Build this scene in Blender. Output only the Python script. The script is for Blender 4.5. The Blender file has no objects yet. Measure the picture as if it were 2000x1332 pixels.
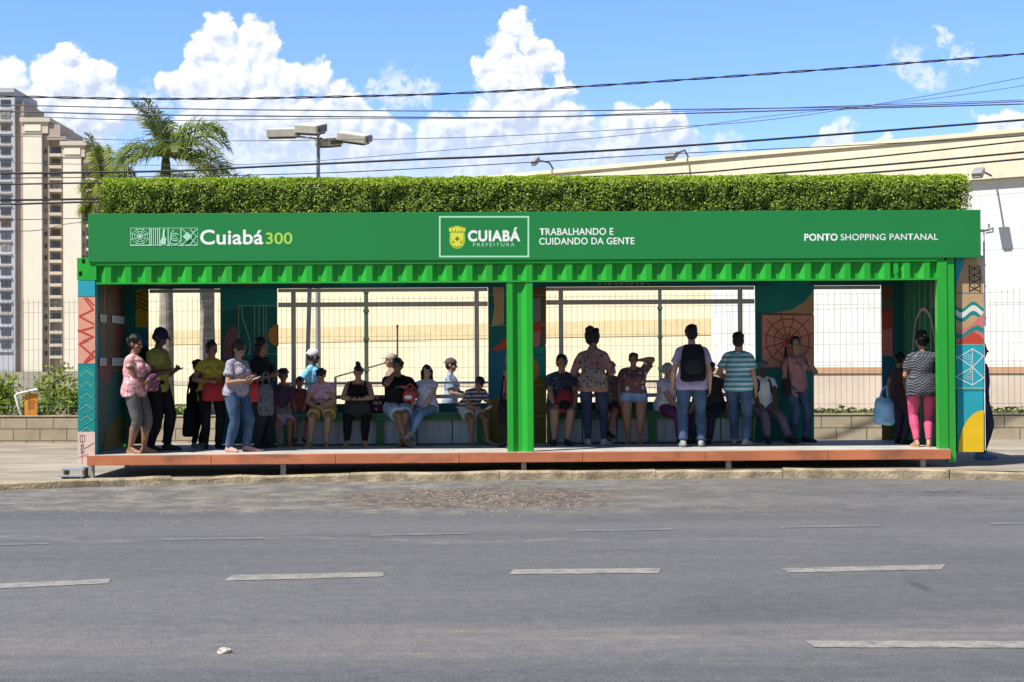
import bpy, bmesh, math, random
import numpy as np
from mathutils import Vector, Matrix, Euler, noise as mnoise

random.seed(7)
rng = np.random.default_rng(7)
PI = math.pi
R = math.radians
scene = bpy.context.scene
COL = scene.collection

# ------------------------------------------------------------------ camera
FPX = 2950.0                      # focal length in pixels of a 2000 px wide frame
CAM = Vector((-0.43, -21.0, 1.63))
YAW, PITCH, ROLL = R(1.01), R(0.757), R(-0.36)
cam_d = bpy.data.cameras.new('camera')
cam = bpy.data.objects.new('camera', cam_d)
COL.objects.link(cam)
CROT = Matrix.Rotation(-YAW, 3, 'Z') @ Matrix.Rotation(PI / 2 + PITCH, 3, 'X') @ Matrix.Rotation(ROLL, 3, 'Z')
cam.matrix_world = Matrix.Translation(CAM) @ CROT.to_4x4()
cam_d.sensor_width = 36.0
cam_d.lens = FPX / 2000.0 * 36.0
cam_d.clip_start = 0.1
cam_d.clip_end = 8000.0
scene.camera = cam
scene.render.resolution_x, scene.render.resolution_y = 1024, 681

# ------------------------------------------------------------------ view
scene.view_settings.view_transform = 'Standard'
scene.view_settings.look = 'None'
scene.view_settings.exposure = 0.62
scene.view_settings.gamma = 1.0
scene.view_settings.use_curve_mapping = False
scene.render.engine = 'CYCLES'
scene.cycles.use_denoising = True
scene.cycles.max_bounces = 7
scene.cycles.diffuse_bounces = 4
scene.cycles.glossy_bounces = 3
scene.cycles.transparent_max_bounces = 8

# ------------------------------------------------------------------ sun
SUN_TO = Vector((-0.56, -0.39, 1.0)).normalized()
sd = bpy.data.lights.new('sun', 'SUN')
sd.energy = 5.0
sd.angle = R(0.53)
sd.color = (1.0, 0.955, 0.88)
sun = bpy.data.objects.new('sun', sd)
COL.objects.link(sun)
sun.rotation_euler = SUN_TO.to_track_quat('Z', 'Y').to_euler()

# ------------------------------------------------------------------ world: sky with cumulus clouds
W = bpy.data.worlds.new('World')
scene.world = W
W.use_nodes = True
nt = W.node_tree
nt.nodes.clear()


class NG:
    """small helper for building node graphs"""
    def __init__(s, tree): s.t = tree
    def n(s, typ, **kw):
        nd = s.t.nodes.new(typ)
        for k, v in kw.items(): setattr(nd, k, v)
        return nd
    def link(s, a, b): s.t.links.new(a, b)
    def put(s, sock, v):
        if hasattr(v, 'is_output'): s.link(v, sock)
        else: sock.default_value = v
    def math(s, op, a, b=0.0, c=0.0, clamp=False):
        nd = s.n('ShaderNodeMath', operation=op, use_clamp=clamp)
        for i, v in enumerate((a, b, c)): s.put(nd.inputs[i], v)
        return nd.outputs[0]
    def vec(s, op, a, b=None):
        nd = s.n('ShaderNodeVectorMath', operation=op)
        s.put(nd.inputs[0], a)
        if b is not None:
            s.put(nd.inputs['Scale'] if op == 'SCALE' else nd.inputs[1], b)
        return nd.outputs['Value'] if op in ('LENGTH', 'DOT_PRODUCT') else nd.outputs[0]
    def mix(s, f, a, b, blend='MIX'):
        nd = s.n('ShaderNodeMix', data_type='RGBA', blend_type=blend)
        s.put(nd.inputs[0], f); s.put(nd.inputs[6], a); s.put(nd.inputs[7], b)
        return nd.outputs[2]
    def noise(s, vec, scale, detail=4.0, rough=0.55, dist=0.0, dim='3D'):
        nd = s.n('ShaderNodeTexNoise', noise_dimensions=dim)
        s.put(nd.inputs['Vector'], vec)
        nd.inputs['Scale'].default_value = scale
        nd.inputs['Detail'].default_value = detail
        nd.inputs['Roughness'].default_value = rough
        nd.inputs['Distortion'].default_value = dist
        return nd
    def ss(s, v, a, b):
        nd = s.n('ShaderNodeMapRange', interpolation_type='SMOOTHSTEP')
        s.put(nd.inputs[0], v)
        nd.inputs[1].default_value = a; nd.inputs[2].default_value = b
        return nd.outputs[0]


def c4(c): return (c[0], c[1], c[2], 1.0)


g = NG(nt)
out = g.n('ShaderNodeOutputWorld')
bg = g.n('ShaderNodeBackground')
bg.inputs[1].default_value = 0.10
sky = g.n('ShaderNodeTexSky', sky_type='NISHITA')
sky.sun_disc = False
sky.sun_elevation = math.asin(SUN_TO.z)
sky.sun_rotation = math.atan2(SUN_TO.x, SUN_TO.y)
sky.air_density = 1.0
sky.dust_density = 0.4
sky.ozone_density = 2.0
tc = g.n('ShaderNodeTexCoord')
sep = g.n('ShaderNodeSeparateXYZ')
g.link(tc.outputs['Generated'], sep.inputs[0])
ysafe = g.math('MAXIMUM', sep.outputs[1], 0.05)
U = g.math('MULTIPLY_ADD', g.math('DIVIDE', sep.outputs[0], ysafe), 29.5, 9.48)
V = g.math('MULTIPLY_ADD', g.math('DIVIDE', sep.outputs[2], ysafe), -29.5, 7.05)
comb = g.n('ShaderNodeCombineXYZ')
g.link(U, comb.inputs[0]); g.link(V, comb.inputs[1])
P0 = comb.outputs[0]

# cumulus towers as soft clusters of puffs (sky angles, hundredths of a radian-like unit)
PUFFS = [  # x, y, r
    (.1, 1.55, .45), (-.2, 2.1, .9), (1.42, 1.05, .36), (1.15, 1.55, .52), (1.75, 1.5, .5), (2.05, 1.45, .28), (.75, 2.1, .62), (1.5, 2.2, .85), (2.3, 2.2, .45),
    (4.35, .52, .40), (4.95, .66, .36), (5.25, .9, .33), (4.0, 1.05, .42), (4.65, 1.3, .82), (3.75, 1.6, .45), (5.4, 1.5, .42), (3.4, 1.62, .26), (4.3, 2.0, .8), (5.0, 2.1, .7),
    (6.2, 1.55, .42), (5.8, 1.55, .28), (6.62, 1.85, .32), (5.6, 2.5, .8), (6.6, 2.4, .7), (7.3, 2.5, .5), (3.8, 2.7, .6), (7.2, 3.0, .7), (7.7, 2.9, .45),
    (10.18, .55, .34), (10.42, .78, .3), (9.85, 1.0, .38), (10.6, 1.15, .36), (9.42, 1.3, .24), (10.0, 1.5, .6), (10.88, 1.2, .26), (11.0, 1.62, .25), (10.2, 2.15, .72), (9.5, 2.55, .6), (8.75, 2.55, .42),
    (11.0, 2.6, .7), (10.0, 3.0, .9), (8.6, 2.9, .5), (12.5, 2.5, .45), (12.2, 2.35, .33), (12.9, 2.42, .35), (13.2, 2.75, .42), (12.2, 3.0, .6), (13.3, 3.1, .35),
    (16.5, 2.78, .42), (16.1, 2.9, .25), (17.35, 2.9, .28), (19.4, 2.6, .42), (19.9, 2.55, .4), (20.6, 2.4, .6), (-1.2, 1.9, .7)]
WISPS = [(1.5, 3.1, 1.1), (4.5, 3.2, 1.6), (7.2, 3.3, 1.3), (9.4, 3.3, 1.3), (11.8, 3.3, 1.4), (6.0, 2.9, 1.0), (7.8, 1.72, .55), (8.3, 1.75, .3), (17.8, 1.2, .45), (18.55, .75, .28), (18.9, 1.15, .36), (18.2, 1.5, .45), (7.4, 1.75, .3), (14.2, 2.9, .5), (2.9, 2.1, .6)]


def cloud_group():
    t = bpy.data.node_groups.new('cloud_height', 'ShaderNodeTree')
    t.interface.new_socket('P', in_out='INPUT', socket_type='NodeSocketVector')
    t.interface.new_socket('F', in_out='OUTPUT', socket_type='NodeSocketFloat')
    t.interface.new_socket('H', in_out='OUTPUT', socket_type='NodeSocketFloat')
    q = NG(t)
    gi = q.n('NodeGroupInput'); go = q.n('NodeGroupOutput')
    p = gi.outputs[0]
    n1 = q.noise(p, 1.5, 3.0, 0.5, dim='2D')
    n2 = q.noise(p, 5.0, 5.0, 0.62, dim='2D')
    w = q.vec('ADD', q.vec('SCALE', q.vec('SUBTRACT', n1.outputs['Color'], (.5, .5, .5)), .55),
              q.vec('SCALE', q.vec('SUBTRACT', n2.outputs['Color'], (.5, .5, .5)), .22))
    pw = q.vec('ADD', p, w)
    acc = None
    for (x, y, r) in PUFFS:
        d = q.vec('LENGTH', q.vec('SCALE', q.vec('SUBTRACT', pw, (x, y, 0)), 1.0 / r))
        f = q.math('SUBTRACT', 1.0, d)
        acc = f if acc is None else q.math('SMOOTH_MAX', acc, f, 0.22)
    # billows: rounded cells give the cauliflower edge
    def vor(scale):
        v = q.n('ShaderNodeTexVoronoi', feature='SMOOTH_F1', voronoi_dimensions='2D')
        q.put(v.inputs['Vector'], pw)
        v.inputs['Scale'].default_value = scale
        v.inputs['Smoothness'].default_value = .35
        return v.outputs['Distance']
    b = q.math('ADD', q.math('MULTIPLY', vor(3.2), -.40), q.math('MULTIPLY', vor(7.5), -.11))
    b = q.math('ADD', b, .32)
    F = q.math('ADD', acc, b)
    hc = q.math('POWER', q.math('MAXIMUM', q.math('ADD', acc, .25), 0.0), .6)
    H = q.math('ADD', hc, q.math('MULTIPLY', b, 1.1))
    q.link(F, go.inputs[0]); q.link(H, go.inputs[1])
    return t


CG = cloud_group()
ga = g.n('ShaderNodeGroup'); ga.node_tree = CG
gb = g.n('ShaderNodeGroup'); gb.node_tree = CG
g.link(P0, ga.inputs[0])
g.link(g.vec('ADD', P0, (-.09, -.13, 0)), gb.inputs[0])
dens = g.math('MULTIPLY', g.ss(ga.outputs[0], -0.05, 0.32), g.math('MULTIPLY_ADD', g.ss(V, 2.3, 3.5), -.45, 1.0))
shade = g.math('MULTIPLY_ADD', g.math('SUBTRACT', ga.outputs[1], gb.outputs[1]), 1.8, 0.66, clamp=True)
low = g.ss(V, 1.3, 3.3)
shade = g.math('SUBTRACT', shade, g.math('MULTIPLY', low, .52), clamp=True)
cloud = g.mix(shade, (4.1, 4.75, 6.0, 1), (7.6, 7.7, 7.9, 1))
# thin wisps
wn = g.noise(P0, 2.6, 7.0, .62, dim='2D')
wp = g.vec('ADD', P0, g.vec('SCALE', g.vec('SUBTRACT', wn.outputs['Color'], (.5, .5, .5)), .9))
wacc = None
for (x, y, r) in WISPS:
    f = g.math('SUBTRACT', 1.0, g.vec('LENGTH', g.vec('SCALE', g.vec('SUBTRACT', wp, (x, y, 0)), 1.0 / r)))
    wacc = f if wacc is None else g.math('SMOOTH_MAX', wacc, f, .15)
wis = g.math('MULTIPLY', g.ss(wacc, 0.0, .75), .72)
wn2 = g.noise(P0, 6.0, 5.0, .6, dim='2D')
wis = g.math('MULTIPLY', wis, g.ss(wn2.outputs[0], .25, .55))
# sky tinted brighter and bluer ahead, dimmed behind the camera to weaken fill light
tint = g.mix(g.ss(sep.outputs[1], .25, .85), (.54, .58, .66, 1), (.84, 1.05, 1.74, 1))
skyc = g.mix(1.0, sky.outputs[0], tint, 'MULTIPLY')
# humid brightening towards the horizon, stronger on the left where the clouds stand
hz = g.math('MULTIPLY', g.ss(V, 1.9, 4.2), g.math('MULTIPLY_ADD', g.ss(U, 15.0, 8.0), .45, .15))
skyc = g.mix(hz, skyc, (4.9, 5.8, 7.2, 1))
c1 = g.mix(wis, skyc, (6.3, 6.5, 7.0, 1))
c2 = g.mix(dens, c1, cloud)
g.link(c2, bg.inputs[0])
# the cloud bank stands in one quarter of the sky only; elsewhere the plain blue sky
bg0 = g.n('ShaderNodeBackground'); bg0.inputs[1].default_value = 0.10
g.link(g.mix(1.0, sky.outputs[0], tint, 'MULTIPLY'), bg0.inputs[0])
quarter = g.math('MULTIPLY', g.math('GREATER_THAN', sep.outputs[1], 0.6), g.math('GREATER_THAN', sep.outputs[2], -0.03))
quarter = g.math('MULTIPLY', quarter, g.math('LESS_THAN', sep.outputs[2], 0.42))
mxs = g.n('ShaderNodeMixShader')
g.link(quarter, mxs.inputs[0]); g.link(bg0.outputs[0], mxs.inputs[1]); g.link(bg.outputs[0], mxs.inputs[2]); g.link(mxs.outputs[0], out.inputs[0])

# ------------------------------------------------------------------ pixel rays -> places in the world
def ray(px, py):
    d = CROT @ Vector((px - 1000.0, -(py - 666.0), -FPX))
    return d.normalized()
def on_y(px, py, Y):
    d = ray(px, py); return CAM + d * ((Y - CAM.y) / d.y)
def on_z(px, py, z):
    d = ray(px, py); return CAM + d * ((z - CAM.z) / d.z)
def on_plane(px, py, p0, nrm):
    d = ray(px, py); return CAM + d * ((p0 - CAM).dot(nrm) / d.dot(nrm))
def X(px, Y, py=700): return on_y(px, py, Y).x
def Z(px, py, Y): return on_y(px, py, Y).z

# ------------------------------------------------------------------ materials
MATS = {}
def mat(name, col, rough=.6, var=.12, vscale=3.0, bump=.0, bscale=40.0, metal=0.0, spec=.3, stretch=(1, 1, 1), dirt=None, dirt_amt=.0, dirt_scale=1.5, emit=None):
    if name in MATS: return MATS[name]
    m = bpy.data.materials.new(name); m.use_nodes = True
    q = NG(m.node_tree)
    b = m.node_tree.nodes['Principled BSDF']
    tcn = q.n('ShaderNodeTexCoord')
    mp = q.n('ShaderNodeMapping'); q.link(tcn.outputs['Object'], mp.inputs[0]); mp.inputs['Scale'].default_value = stretch
    v = mp.outputs[0]
    n1 = q.noise(v, vscale, 5.0, .6)
    f = q.ss(n1.outputs[0], .3, .7)
    lo = [c * (1 - var) for c in col]; hi = [min(1, c * (1 + var)) for c in col]
    colr = q.mix(f, c4(lo), c4(hi))
    if dirt is not None:
        n3 = q.noise(v, dirt_scale, 6.0, .65, .3)
        colr = q.mix(q.math('MULTIPLY', q.ss(n3.outputs[0], .48, .72), dirt_amt), colr, c4(dirt))
    q.link(colr, b.inputs['Base Color'])
    b.inputs['Roughness'].default_value = rough
    b.inputs['Metallic'].default_value = metal
    b.inputs['Specular IOR Level'].default_value = spec
    if bump > 0:
        n2 = q.noise(v, bscale, 4.0, .6)
        bn = q.n('ShaderNodeBump'); bn.inputs['Strength'].default_value = bump; bn.inputs['Distance'].default_value = .02
        q.link(n2.outputs[0], bn.inputs['Height']); q.link(bn.outputs[0], b.inputs['Normal'])
    MATS[name] = m
    return m


def brick_mat(name, col, col2, mortar, bw, bh, msize, rough=.85, bump=.5, axis='xz', var=.15):
    if name in MATS: return MATS[name]
    m = bpy.data.materials.new(name); m.use_nodes = True
    q = NG(m.node_tree); b = m.node_tree.nodes['Principled BSDF']
    tcn = q.n('ShaderNodeTexCoord'); sp = q.n('ShaderNodeSeparateXYZ'); q.link(tcn.outputs['Object'], sp.inputs[0])
    cb = q.n('ShaderNodeCombineXYZ'); q.link(sp.outputs['XYZ'.index(axis[0].upper())], cb.inputs[0]); q.link(sp.outputs['XYZ'.index(axis[1].upper())], cb.inputs[1])
    br = q.n('ShaderNodeTexBrick')
    q.link(cb.outputs[0], br.inputs['Vector'])
    br.inputs['Color1'].default_value = c4(col); br.inputs['Color2'].default_value = c4(col2); br.inputs['Mortar'].default_value = c4(mortar)
    br.inputs['Scale'].default_value = 1.0; br.inputs['Mortar Size'].default_value = msize; br.inputs['Mortar Smooth'].default_value = .3
    br.inputs['Brick Width'].default_value = bw; br.inputs['Row Height'].default_value = bh
    n1 = q.noise(tcn.outputs['Object'], 2.5, 6.0, .65)
    f = q.ss(n1.outputs[0], .3, .75)
    cc = q.mix(f, br.outputs[0], (1 - var, 1 - var, 1 - var * 1.2, 1), 'MULTIPLY')
    q.link(cc, b.inputs['Base Color']); b.inputs['Roughness'].default_value = rough
    b.inputs['Specular IOR Level'].default_value = .2
    n2 = q.noise(tcn.outputs['Object'], 60.0, 4.0, .6)
    h = q.math('ADD', q.math('MULTIPLY', br.outputs['Fac'], -1.0), q.math('MULTIPLY', n2.outputs[0], .35))
    bn = q.n('ShaderNodeBump'); bn.inputs['Strength'].default_value = bump; bn.inputs['Distance'].default_value = .015
    q.link(h, bn.inputs['Height']); q.link(bn.outputs[0], b.inputs['Normal'])
    MATS[name] = m
    return m

# ------------------------------------------------------------------ mesh builder
class MB:
    def __init__(s): s.v = []; s.f = []; s.m = []
    def add(s, vs, fs, mi=0):
        o = len(s.v); s.v.extend([tuple(v) for v in vs])
        for f in fs: s.f.append(tuple(i + o for i in f)); s.m.append(mi)
    def box(s, lo, hi, mi=0):
        x0, y0, z0 = lo; x1, y1, z1 = hi
        s.add([(x0, y0, z0), (x1, y0, z0), (x1, y1, z0), (x0, y1, z0), (x0, y0, z1), (x1, y0, z1), (x1, y1, z1), (x0, y1, z1)],
              [(0, 3, 2, 1), (4, 5, 6, 7), (0, 1, 5, 4), (1, 2, 6, 5), (2, 3, 7, 6), (3, 0, 4, 7)], mi)
    def obox(s, c, sx, sy, sz, M, mi=0):
        """box of half sizes centred at c, axes from 3x3 matrix M"""
        pts = []
        for z in (-sz, sz):
            for (x, y) in ((-sx, -sy), (sx, -sy), (sx, sy), (-sx, sy)):
                pts.append(Vector(c) + M @ Vector((x, y, z)))
        s.add(pts, [(0, 3, 2, 1), (4, 5, 6, 7), (0, 1, 5, 4), (1, 2, 6, 5), (2, 3, 7, 6), (3, 0, 4, 7)], mi)
    def tube(s, pts, rad, seg=8, mi=0, flat=1.0, side=None, cap=True):
        """tube through pts; rad number or list of r or (ra, rb); side = direction of ra"""
        pts = [Vector(p) for p in pts]; n = len(pts)
        if not isinstance(rad, (list, tuple)): rad = [rad] * n
        rings = []; prev = None
        for i, p in enumerate(pts):
            t = (pts[min(i + 1, n - 1)] - pts[max(i - 1, 0)]).normalized()
            if side is not None: a = Vector(side)
            elif prev is not None: a = prev
            else: a = Vector((1, 0, 0)) if abs(t.x) < .9 else Vector((0, 1, 0))
            a = (a - t * a.dot(t))
            if a.length < 1e-6: a = Vector((0, 0, 1)) - t * t.z
            if a.length < 1e-6: a = Vector((0, 1, 0))
            a.normalize(); b = t.cross(a); prev = a
            r = rad[i]; ra, rb = r if isinstance(r, (tuple, list)) else (r, r * flat)
            rings.append([p + a * (ra * math.cos(2 * PI * k / seg)) + b * (rb * math.sin(2 * PI * k / seg)) for k in range(seg)])
        vs = [v for r_ in rings for v in r_]; fs = []
        for i in range(n - 1):
            for k in range(seg):
                k2 = (k + 1) % seg
                fs.append((i * seg + k, i * seg + k2, (i + 1) * seg + k2, (i + 1) * seg + k))
        if cap:
            fs.append(tuple(range(seg - 1, -1, -1))); fs.append(tuple((n - 1) * seg + k for k in range(seg)))
        s.add(vs, fs, mi)
    def ell(s, c, r, M=None, seg=14, rings=9, mi=0):
        c = Vector(c); M = M or Matrix.Identity(3)
        vs = [c + M @ Vector((0, 0, r[2]))]
        for i in range(1, rings):
            th = PI * i / rings
            for k in range(seg):
                ph = 2 * PI * k / seg
                vs.append(c + M @ Vector((r[0] * math.sin(th) * math.cos(ph), r[1] * math.sin(th) * math.sin(ph), r[2] * math.cos(th))))
        vs.append(c + M @ Vector((0, 0, -r[2])))
        fs = []
        for k in range(seg): fs.append((0, 1 + k, 1 + (k + 1) % seg))
        for i in range(rings - 2):
            a = 1 + i * seg
            for k in range(seg):
                k2 = (k + 1) % seg
                fs.append((a + k, a + seg + k, a + seg + k2, a + k2))
        a = 1 + (rings - 2) * seg; l = len(vs) - 1
        for k in range(seg): fs.append((l, a + (k + 1) % seg, a + k))
        s.add(vs, fs, mi)
    def prism(s, poly, y0, y1, mi=0):
        """polygon in x,z extruded from y0 (front) to y1 (back)"""
        n = len(poly)
        area = sum(poly[i][0] * poly[(i + 1) % n][1] - poly[(i + 1) % n][0] * poly[i][1] for i in range(n))
        if area < 0: poly = poly[::-1]
        vs = [(x, y0, z) for x, z in poly] + [(x, y1, z) for x, z in poly]
        fs = [tuple(range(n)), tuple(range(2 * n - 1, n - 1, -1))]
        for i in range(n):
            j = (i + 1) % n; fs.append((i, i + n, j + n, j))
        s.add(vs, fs, mi)
    def flat(s, poly, y, mi=0):
        n = len(poly)
        area = sum(poly[i][0] * poly[(i + 1) % n][1] - poly[(i + 1) % n][0] * poly[i][1] for i in range(n))
        if area < 0: poly = poly[::-1]
        s.add([(x, y, z) for x, z in poly], [tuple(range(n))], mi)
    def stroke(s, pts, w, y, mi=0, closed=False):
        """flat painted line in the x,z plane at y"""
        P = [Vector((p[0], p[1])) for p in pts]
        n = len(P); m = n if closed else n - 1
        for i in range(m):
            a, b = P[i], P[(i + 1) % n]
            d = b - a
            if d.length < 1e-6: continue
            d.normalize(); nn = Vector((-d.y, d.x)) * (w / 2)
            a2, b2 = a - d * w * .3, b + d * w * .3
            yy = y - 0.00002 * (i % 7)
            s.flat([tuple(a2 - nn), tuple(b2 - nn), tuple(b2 + nn), tuple(a2 + nn)], yy, mi)
    def build(s, name, mats, parent=None, smooth=False, loc=None, bevel=0, fixn=False):
        me = bpy.data.meshes.new(name)
        me.from_pydata(s.v, [], s.f)
        if not isinstance(mats, (list, tuple)): mats = [mats]
        for m in mats: me.materials.append(m)
        if len(mats) > 1: me.polygons.foreach_set('material_index', s.m)
        if smooth: me.polygons.foreach_set('use_smooth', [True] * len(s.f))
        if fixn:
            bm = bmesh.new(); bm.from_mesh(me); bmesh.ops.recalc_face_normals(bm, faces=bm.faces); bm.to_mesh(me); bm.free()
        me.update()
        o = bpy.data.objects.new(name, me); COL.objects.link(o)
        if parent is not None: o.parent = parent
        if loc is not None: o.location = loc
        if bevel > 0:
            bv = o.modifiers.new('bevel', 'BEVEL'); bv.width = bevel; bv.segments = 2; bv.limit_method = 'ANGLE'
        return o


def tag(o, label=None, cat=None, group=None, kind=None):
    if label: o['label'] = label
    if cat: o['category'] = cat
    if group: o['group'] = group
    if kind: o['kind'] = kind
    return o

def empty(name, loc, label, cat, group=None, rz=0.0):
    o = bpy.data.objects.new(name, None); COL.objects.link(o)
    o.empty_display_size = .2
    o.location = loc; o.rotation_euler = (0, 0, rz)
    return tag(o, label, cat, group)

def spline(pts, n):
    """Catmull-Rom through points"""
    P = [Vector(p) for p in pts]; P = [P[0] * 2 - P[1]] + P + [P[-1] * 2 - P[-2]]
    res = []
    for i in range(1, len(P) - 2):
        for k in range(n):
            t = k / n; a, b, c, d = P[i - 1], P[i], P[i + 1], P[i + 2]
            res.append(.5 * ((2 * b) + (c - a) * t + (2 * a - 5 * b + 4 * c - d) * t * t + (3 * b - a - 3 * c + d) * t ** 3))
    res.append(P[-2])
    return res
# ================================================================== SETTING
# ---- materials of the setting
def road_material():
    m = bpy.data.materials.new('asphalt'); m.use_nodes = True
    q = NG(m.node_tree); b = m.node_tree.nodes['Principled BSDF']
    tcn = q.n('ShaderNodeTexCoord'); o = tcn.outputs['Object']
    sp = q.n('ShaderNodeSeparateXYZ'); q.link(o, sp.inputs[0])
    mp = q.n('ShaderNodeMapping'); q.link(o, mp.inputs[0]); mp.inputs['Scale'].default_value = (.12, 1.0, 1.0)
    lanes = q.noise(mp.outputs[0], .55, 3.0, .5)            # long bands along the lanes
    streak = q.noise(mp.outputs[0], 5.0, 5.0, .65)
    patch = q.noise(o, .35, 4.0, .6)
    grain = q.noise(o, 34.0, 4.0, .8)
    agg = q.n('ShaderNodeTexVoronoi'); q.link(o, agg.inputs['Vector']); agg.inputs['Scale'].default_value = 55.0
    base = q.mix(q.ss(lanes.outputs[0], .35, .65), (.095, .096, .102, 1), (.128, .127, .130, 1))
    base = q.mix(q.math('MULTIPLY', q.ss(streak.outputs[0], .5, .75), .45), base, (.150, .142, .130, 1))
    base = q.mix(q.math('MULTIPLY', q.ss(patch.outputs[0], .5, .75), .4), base, (.066, .069, .080, 1))
    # strip of dust between the lanes nearest the camera
    dz = q.math('ADD', sp.outputs[1], q.math('MULTIPLY', q.noise(o, .5, 3.0).outputs[0], .8))
    dust = q.math('MULTIPLY', q.ss(q.math('ABSOLUTE', q.math('ADD', dz, 11.7)), .9, .0), q.ss(streak.outputs[0], .35, .7))
    base = q.mix(q.math('MULTIPLY', dust, .55), base, (.21, .185, .155, 1))
    # old worn margin beside the kerb: paler, stony, edge wanders
    wob = q.noise(o, .8, 5.0, .6)
    edge = q.math('ADD', sp.outputs[1], q.math('MULTIPLY', q.math('SUBTRACT', wob.outputs[0], .5), 1.8))
    edge = q.math('ADD', edge, q.math('MULTIPLY', sp.outputs[0], .10))
    margin = q.ss(edge, -5.2, -4.3)
    left = q.ss(sp.outputs[0], 4.5, -1.5)
    pale = q.mix(q.ss(q.noise(o, 2.2, 6.0, .7).outputs[0], .38, .68), (.105, .10, .096, 1), (.25, .23, .20, 1))
    amt = q.math('MULTIPLY', margin, q.math('MULTIPLY_ADD', left, .62, .20))
    base = q.mix(amt, base, pale)
    blotn = q.noise(o, 3.0, 5.0, .7)
    # worn through to reddish rubble before the shelter
    rc = on_z(930, 972, 0)
    rd = q.vec('LENGTH', q.vec('MULTIPLY', q.vec('SUBTRACT', o, (rc.x, rc.y, 0)), (1 / 2.2, 1 / 1.9, 0)))
    rd = q.math('ADD', rd, q.math('MULTIPLY', q.math('SUBTRACT', wob.outputs[0], .5), 1.4))
    cob = q.n('ShaderNodeTexVoronoi'); q.link(o, cob.inputs['Vector']); cob.inputs['Scale'].default_value = 11.0
    csep = q.n('ShaderNodeSeparateColor'); q.link(cob.outputs['Color'], csep.inputs[0])
    rub = q.mix(csep.outputs[0], (.115, .082, .066, 1), (.25, .185, .15, 1))
    rub = q.mix(q.ss(cob.outputs['Distance'], .38, .62), rub, (.07, .06, .055, 1))
    base = q.mix(q.math('MULTIPLY', q.ss(rd, .95, .55), .8), base, rub)
    dl = q.math('ABSOLUTE', q.math('ADD', edge, q.math('ADD', 7.35, q.math('MULTIPLY', wob.outputs[0], -.35))))
    dlm = q.math('MULTIPLY', q.math('MULTIPLY', q.ss(dl, .16, .02), q.ss(sp.outputs[0], 6.0, -1.0)), q.ss(blotn.outputs[0], .35, .6))
    base = q.mix(q.math('MULTIPLY', dlm, .32), base, (.27, .255, .225, 1))
    # hairline cracks
    ck = q.n('ShaderNodeTexVoronoi', feature='DISTANCE_TO_EDGE'); cv = q.vec('ADD', o, q.vec('SCALE', q.noise(o, 1.3, 4.0, .7).outputs['Color'], .9)); q.link(cv, ck.inputs['Vector']); ck.inputs['Scale'].default_value = .33
    crk = q.math('MULTIPLY', q.ss(ck.outputs['Distance'], .010, .002), q.ss(q.noise(o, .25, 2.0).outputs[0], .57, .70))
    base = q.mix(q.math('MULTIPLY', crk, .75), base, (.03, .03, .033, 1))
    blot = q.noise(o, 7.0, 5.0, .75)
    base = q.mix(1.0, base, q.mix(q.ss(blot.outputs[0], .3, .72), (.86, .86, .87, 1), (1.12, 1.11, 1.09, 1)), 'MULTIPLY')
    stones = q.math('MULTIPLY', q.ss(agg.outputs['Distance'], .25, .1), q.math('MULTIPLY_ADD', margin, .40, .22))
    base = q.mix(stones, base, (.33, .31, .28, 1))
    # dark spot of dust on the camera sensor, drawn as a road stain
    dv = q.vec('LENGTH', q.vec('MULTIPLY', q.vec('SUBTRACT', o, tuple(on_z(1797, 1144, 0)[:3])), (1 / .085, 1 / .52, 0)))
    base = q.mix(q.math('MULTIPLY', q.ss(q.math('ADD', dv, q.math('MULTIPLY', wob.outputs[0], .3)), 1.15, .25), .5), base, (.035, .036, .042, 1))
    g2 = q.mix(q.ss(grain.outputs[0], .25, .75), (.80, .80, .80, 1), (1.20, 1.20, 1.20, 1))
    base = q.mix(1.0, base, g2, 'MULTIPLY')
    q.link(base, b.inputs['Base Color'])
    b.inputs['Roughness'].default_value = .88; b.inputs['Specular IOR Level'].default_value = .25
    bn = q.n('ShaderNodeBump'); bn.inputs['Strength'].default_value = .45; bn.inputs['Distance'].default_value = .012
    q.link(q.math('ADD', grain.outputs[0], q.math('MULTIPLY', agg.outputs['Distance'], .8)), bn.inputs['Height']); q.link(bn.outputs[0], b.inputs['Normal'])
    return m

M_road = road_material()
M_walk = mat('pavement_concrete', (.29, .245, .19), .9, .28, 1.0, .5, 35, dirt=(.17, .145, .115), dirt_amt=.8, dirt_scale=.8, stretch=(.6, 1.3, 1))
M_kerb = mat('kerb_concrete', (.33, .265, .175), .9, .35, 3.5, .9, 24, dirt=(.13, .10, .065), dirt_amt=.85, dirt_scale=2.6)
M_ground = mat('dry_ground', (.22, .19, .13), .95, .3, .3, .3, 5, dirt=(.10, .14, .05), dirt_amt=.8, dirt_scale=.15)
M_soil = mat('soil', (.16, .12, .08), .95, .3, 3, .5, 20)

b = MB(); b.add([(-4000, -4000, -.06), (4000, -4000, -.06), (4000, 4000, -.06), (-4000, 4000, -.06)], [(0, 1, 2, 3)])
tag(b.build('ground', M_ground), kind='structure')

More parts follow.
